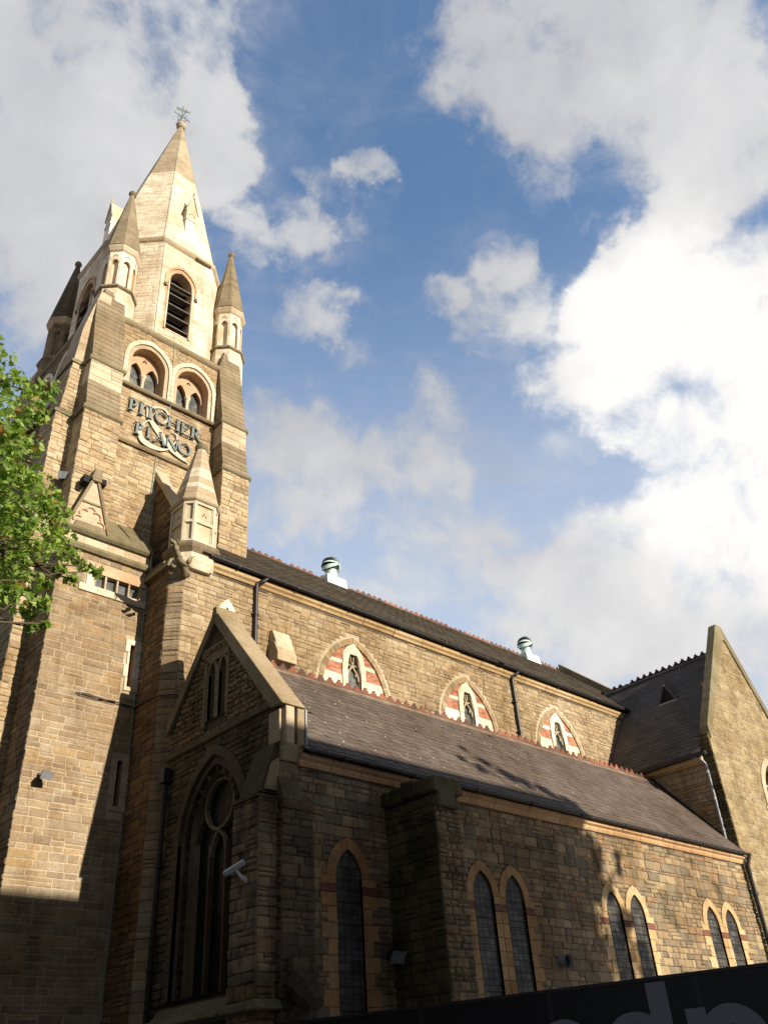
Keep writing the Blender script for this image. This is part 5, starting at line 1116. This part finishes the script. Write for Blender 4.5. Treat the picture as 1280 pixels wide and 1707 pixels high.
b = MB(); limb(b, (1.2, 13.6, 0), (1.3, 13.5, 7.0), .30, .22, wob=.1); limb(b, (1.3, 13.5, 7.0), (1.2, 13.4, 15.5), .22, .05, wob=.2)
hubs = []
for z0, q in ((6.2, (3.2, 13.4, 8.6)), (7.2, (3.4, 13.6, 9.9)), (8.2, (3.3, 13.2, 10.9)), (9.2, (3.0, 13.2, 12.2)), (10.0, (2.9, 13.3, 13.4))): hubs.append(limb(b, (1.28, 13.5, z0), q, .11, .055, wob=.18)[-1])
for x, y, z, r in CLU:
    h = min(hubs, key=lambda q: (q - Vector((x, y, z))).length + (0 if q.z < z + .3 else .5)); limb(b, h, (x, y, z), .035, .012, wob=.22)
limb(b, (3.4, 13.6, 9.9), (5.2, 13.9, 9.95), .06, .02, wob=.1); limb(b, (5.2, 13.9, 9.95), (6.1, 14.0, 10.4), .02, .006)
b.build('trunk', tree)
b = MB()
for x, y, z, r in CLU: leaves(b, (x, y, z), r * 1.12, int(26 + 560 * r * r), .125)
for _ in range(60):
    q = Vector((random.gauss(.6, 1.5), random.gauss(13.4, 1.6), random.uniform(8.0, 13.6))); q.x = min(q.x, 2.4 if q.z < 12.6 else 1.3); leaves(b, q, .8, 110, .14)
b.build('crown', tree)
# tree and houses across the street, behind the camera: they throw the low shadow on the church
t2 = thing('street_tree', (21.5, -5.2, 0), 'street tree on the far pavement beside the brick terrace', 'tree')
b = MB(); limb(b, (21.5, -5.2, 0), (21.3, -5.4, 8), .28, .18); limb(b, (21.3, -5.4, 8), (20.9, -6, 14.2), .16, .04)
SH = [(19.7, -6.6, 15.35, .2), (20.2, -6.6, 15.75, .16), (20.6, -6.5, 15.3, .28), (21.1, -6.6, 15.2, .26), (21.6, -6.4, 14.9, .3), (19.3, -6.6, 15.6, .12), (19.9, -6.5, 16.2, .08), (22.1, -6.3, 14.6, .3), (22.5, -6.2, 13.6, .3), (22.65, -6.0, 13.2, .18), (22.85, -5.8, 12.5, .25), (22.75, -5.8, 13.35, .12), (23.5, -5.7, 13.25, .10), (23.4, -5.6, 12.9, .1), (23.3, -5.6, 11.8, .35), (23.7, -5.6, 11.1, .4), (23.6, -5.5, 10.4, .6), (22.6, -5.6, 11.2, .8), (22.2, -5.8, 12.8, .6), (23.2, -5.6, 9.6, .9)]
SH = [(x - 1.1, y, z, r) for x, y, z, r in SH]
for x, y, z, r in SH: limb(b, (21.2, -5.5, min(z - .8, 12)), (x, y, z), .05, .012, wob=.15)
b.build('trunk', t2)
b = MB()
for x, y, z, r in SH: leaves(b, (x, y, z), r, int(60 + 620 * r * r), .15)
b.build('crown', t2)
M['house'] = stone('street_house_brick', [(.26, .12, .08), (.22, .10, .07)], (.6, .55, .5), .5)
t3 = thing('brick_terrace', (0, -8, 0), 'plain red brick terrace facing the church across the street', 'building')
b = MB(); wins = [RH(-23.5 + 2.4 * i, -22.3 + 2.4 * i, z, z + 1.7) for i in range(19) for z in (1.2, 4.6, 7.8, 11.0)]
fN = Frame((0, -8, 0), (1, 0, 0), (0, 0, 1), (0, 1, 0)); wall(b, fN, (-25, 22.75), 0, 14.9, wins, 'house', 'house', rh=(9, 10), band=.2, maxw=99) if False else None
b.box(-25, 21.55, -16, -8.25, 0, 14.8, 'house')
for i in range(20):
    x = -25 + 2.4 * i; b.box(x, min(x + 1.5, 21.53), -8.25, -8, 0, 14.8, 'house')
for z0, z1 in ((0, 1.2), (2.9, 4.6), (6.3, 7.8), (9.5, 11.0), (12.7, 14.8)): b.box(-25.01, 21.56, -8.249, -8.003, z0, z1, 'house')
b.box(-25.1, 21.60, -16.1, -7.9, 14.8, 15.22, 'ashlar'); b.build('wall', t3)
b = MB(); b.box(-24.9, 21.5, -8.24, -8.22, .5, 14.7, 'glass_b'); b.build('window_glass', t3)

t4 = thing('warehouse', (-12, 20, 0), 'tall dark brick warehouse standing to the west of the church', 'building')  # unseen building added to block western sky light from the lower walls
b = MB(); b.box(-22, -4, 4, 44, 0, 11, 'house'); b.box(-22.2, -3.85, 3.85, 44.2, 11, 11.4, 'house'); b.build('wall', t4)
b = MB()
for z in (1.5, 4.8, 8.0):
    for y in range(6, 43, 4): b.box(-4.0, -3.97, y, y + 1.6, z, z + 2.2, 'glass_b')
b.build('window_glass', t4)
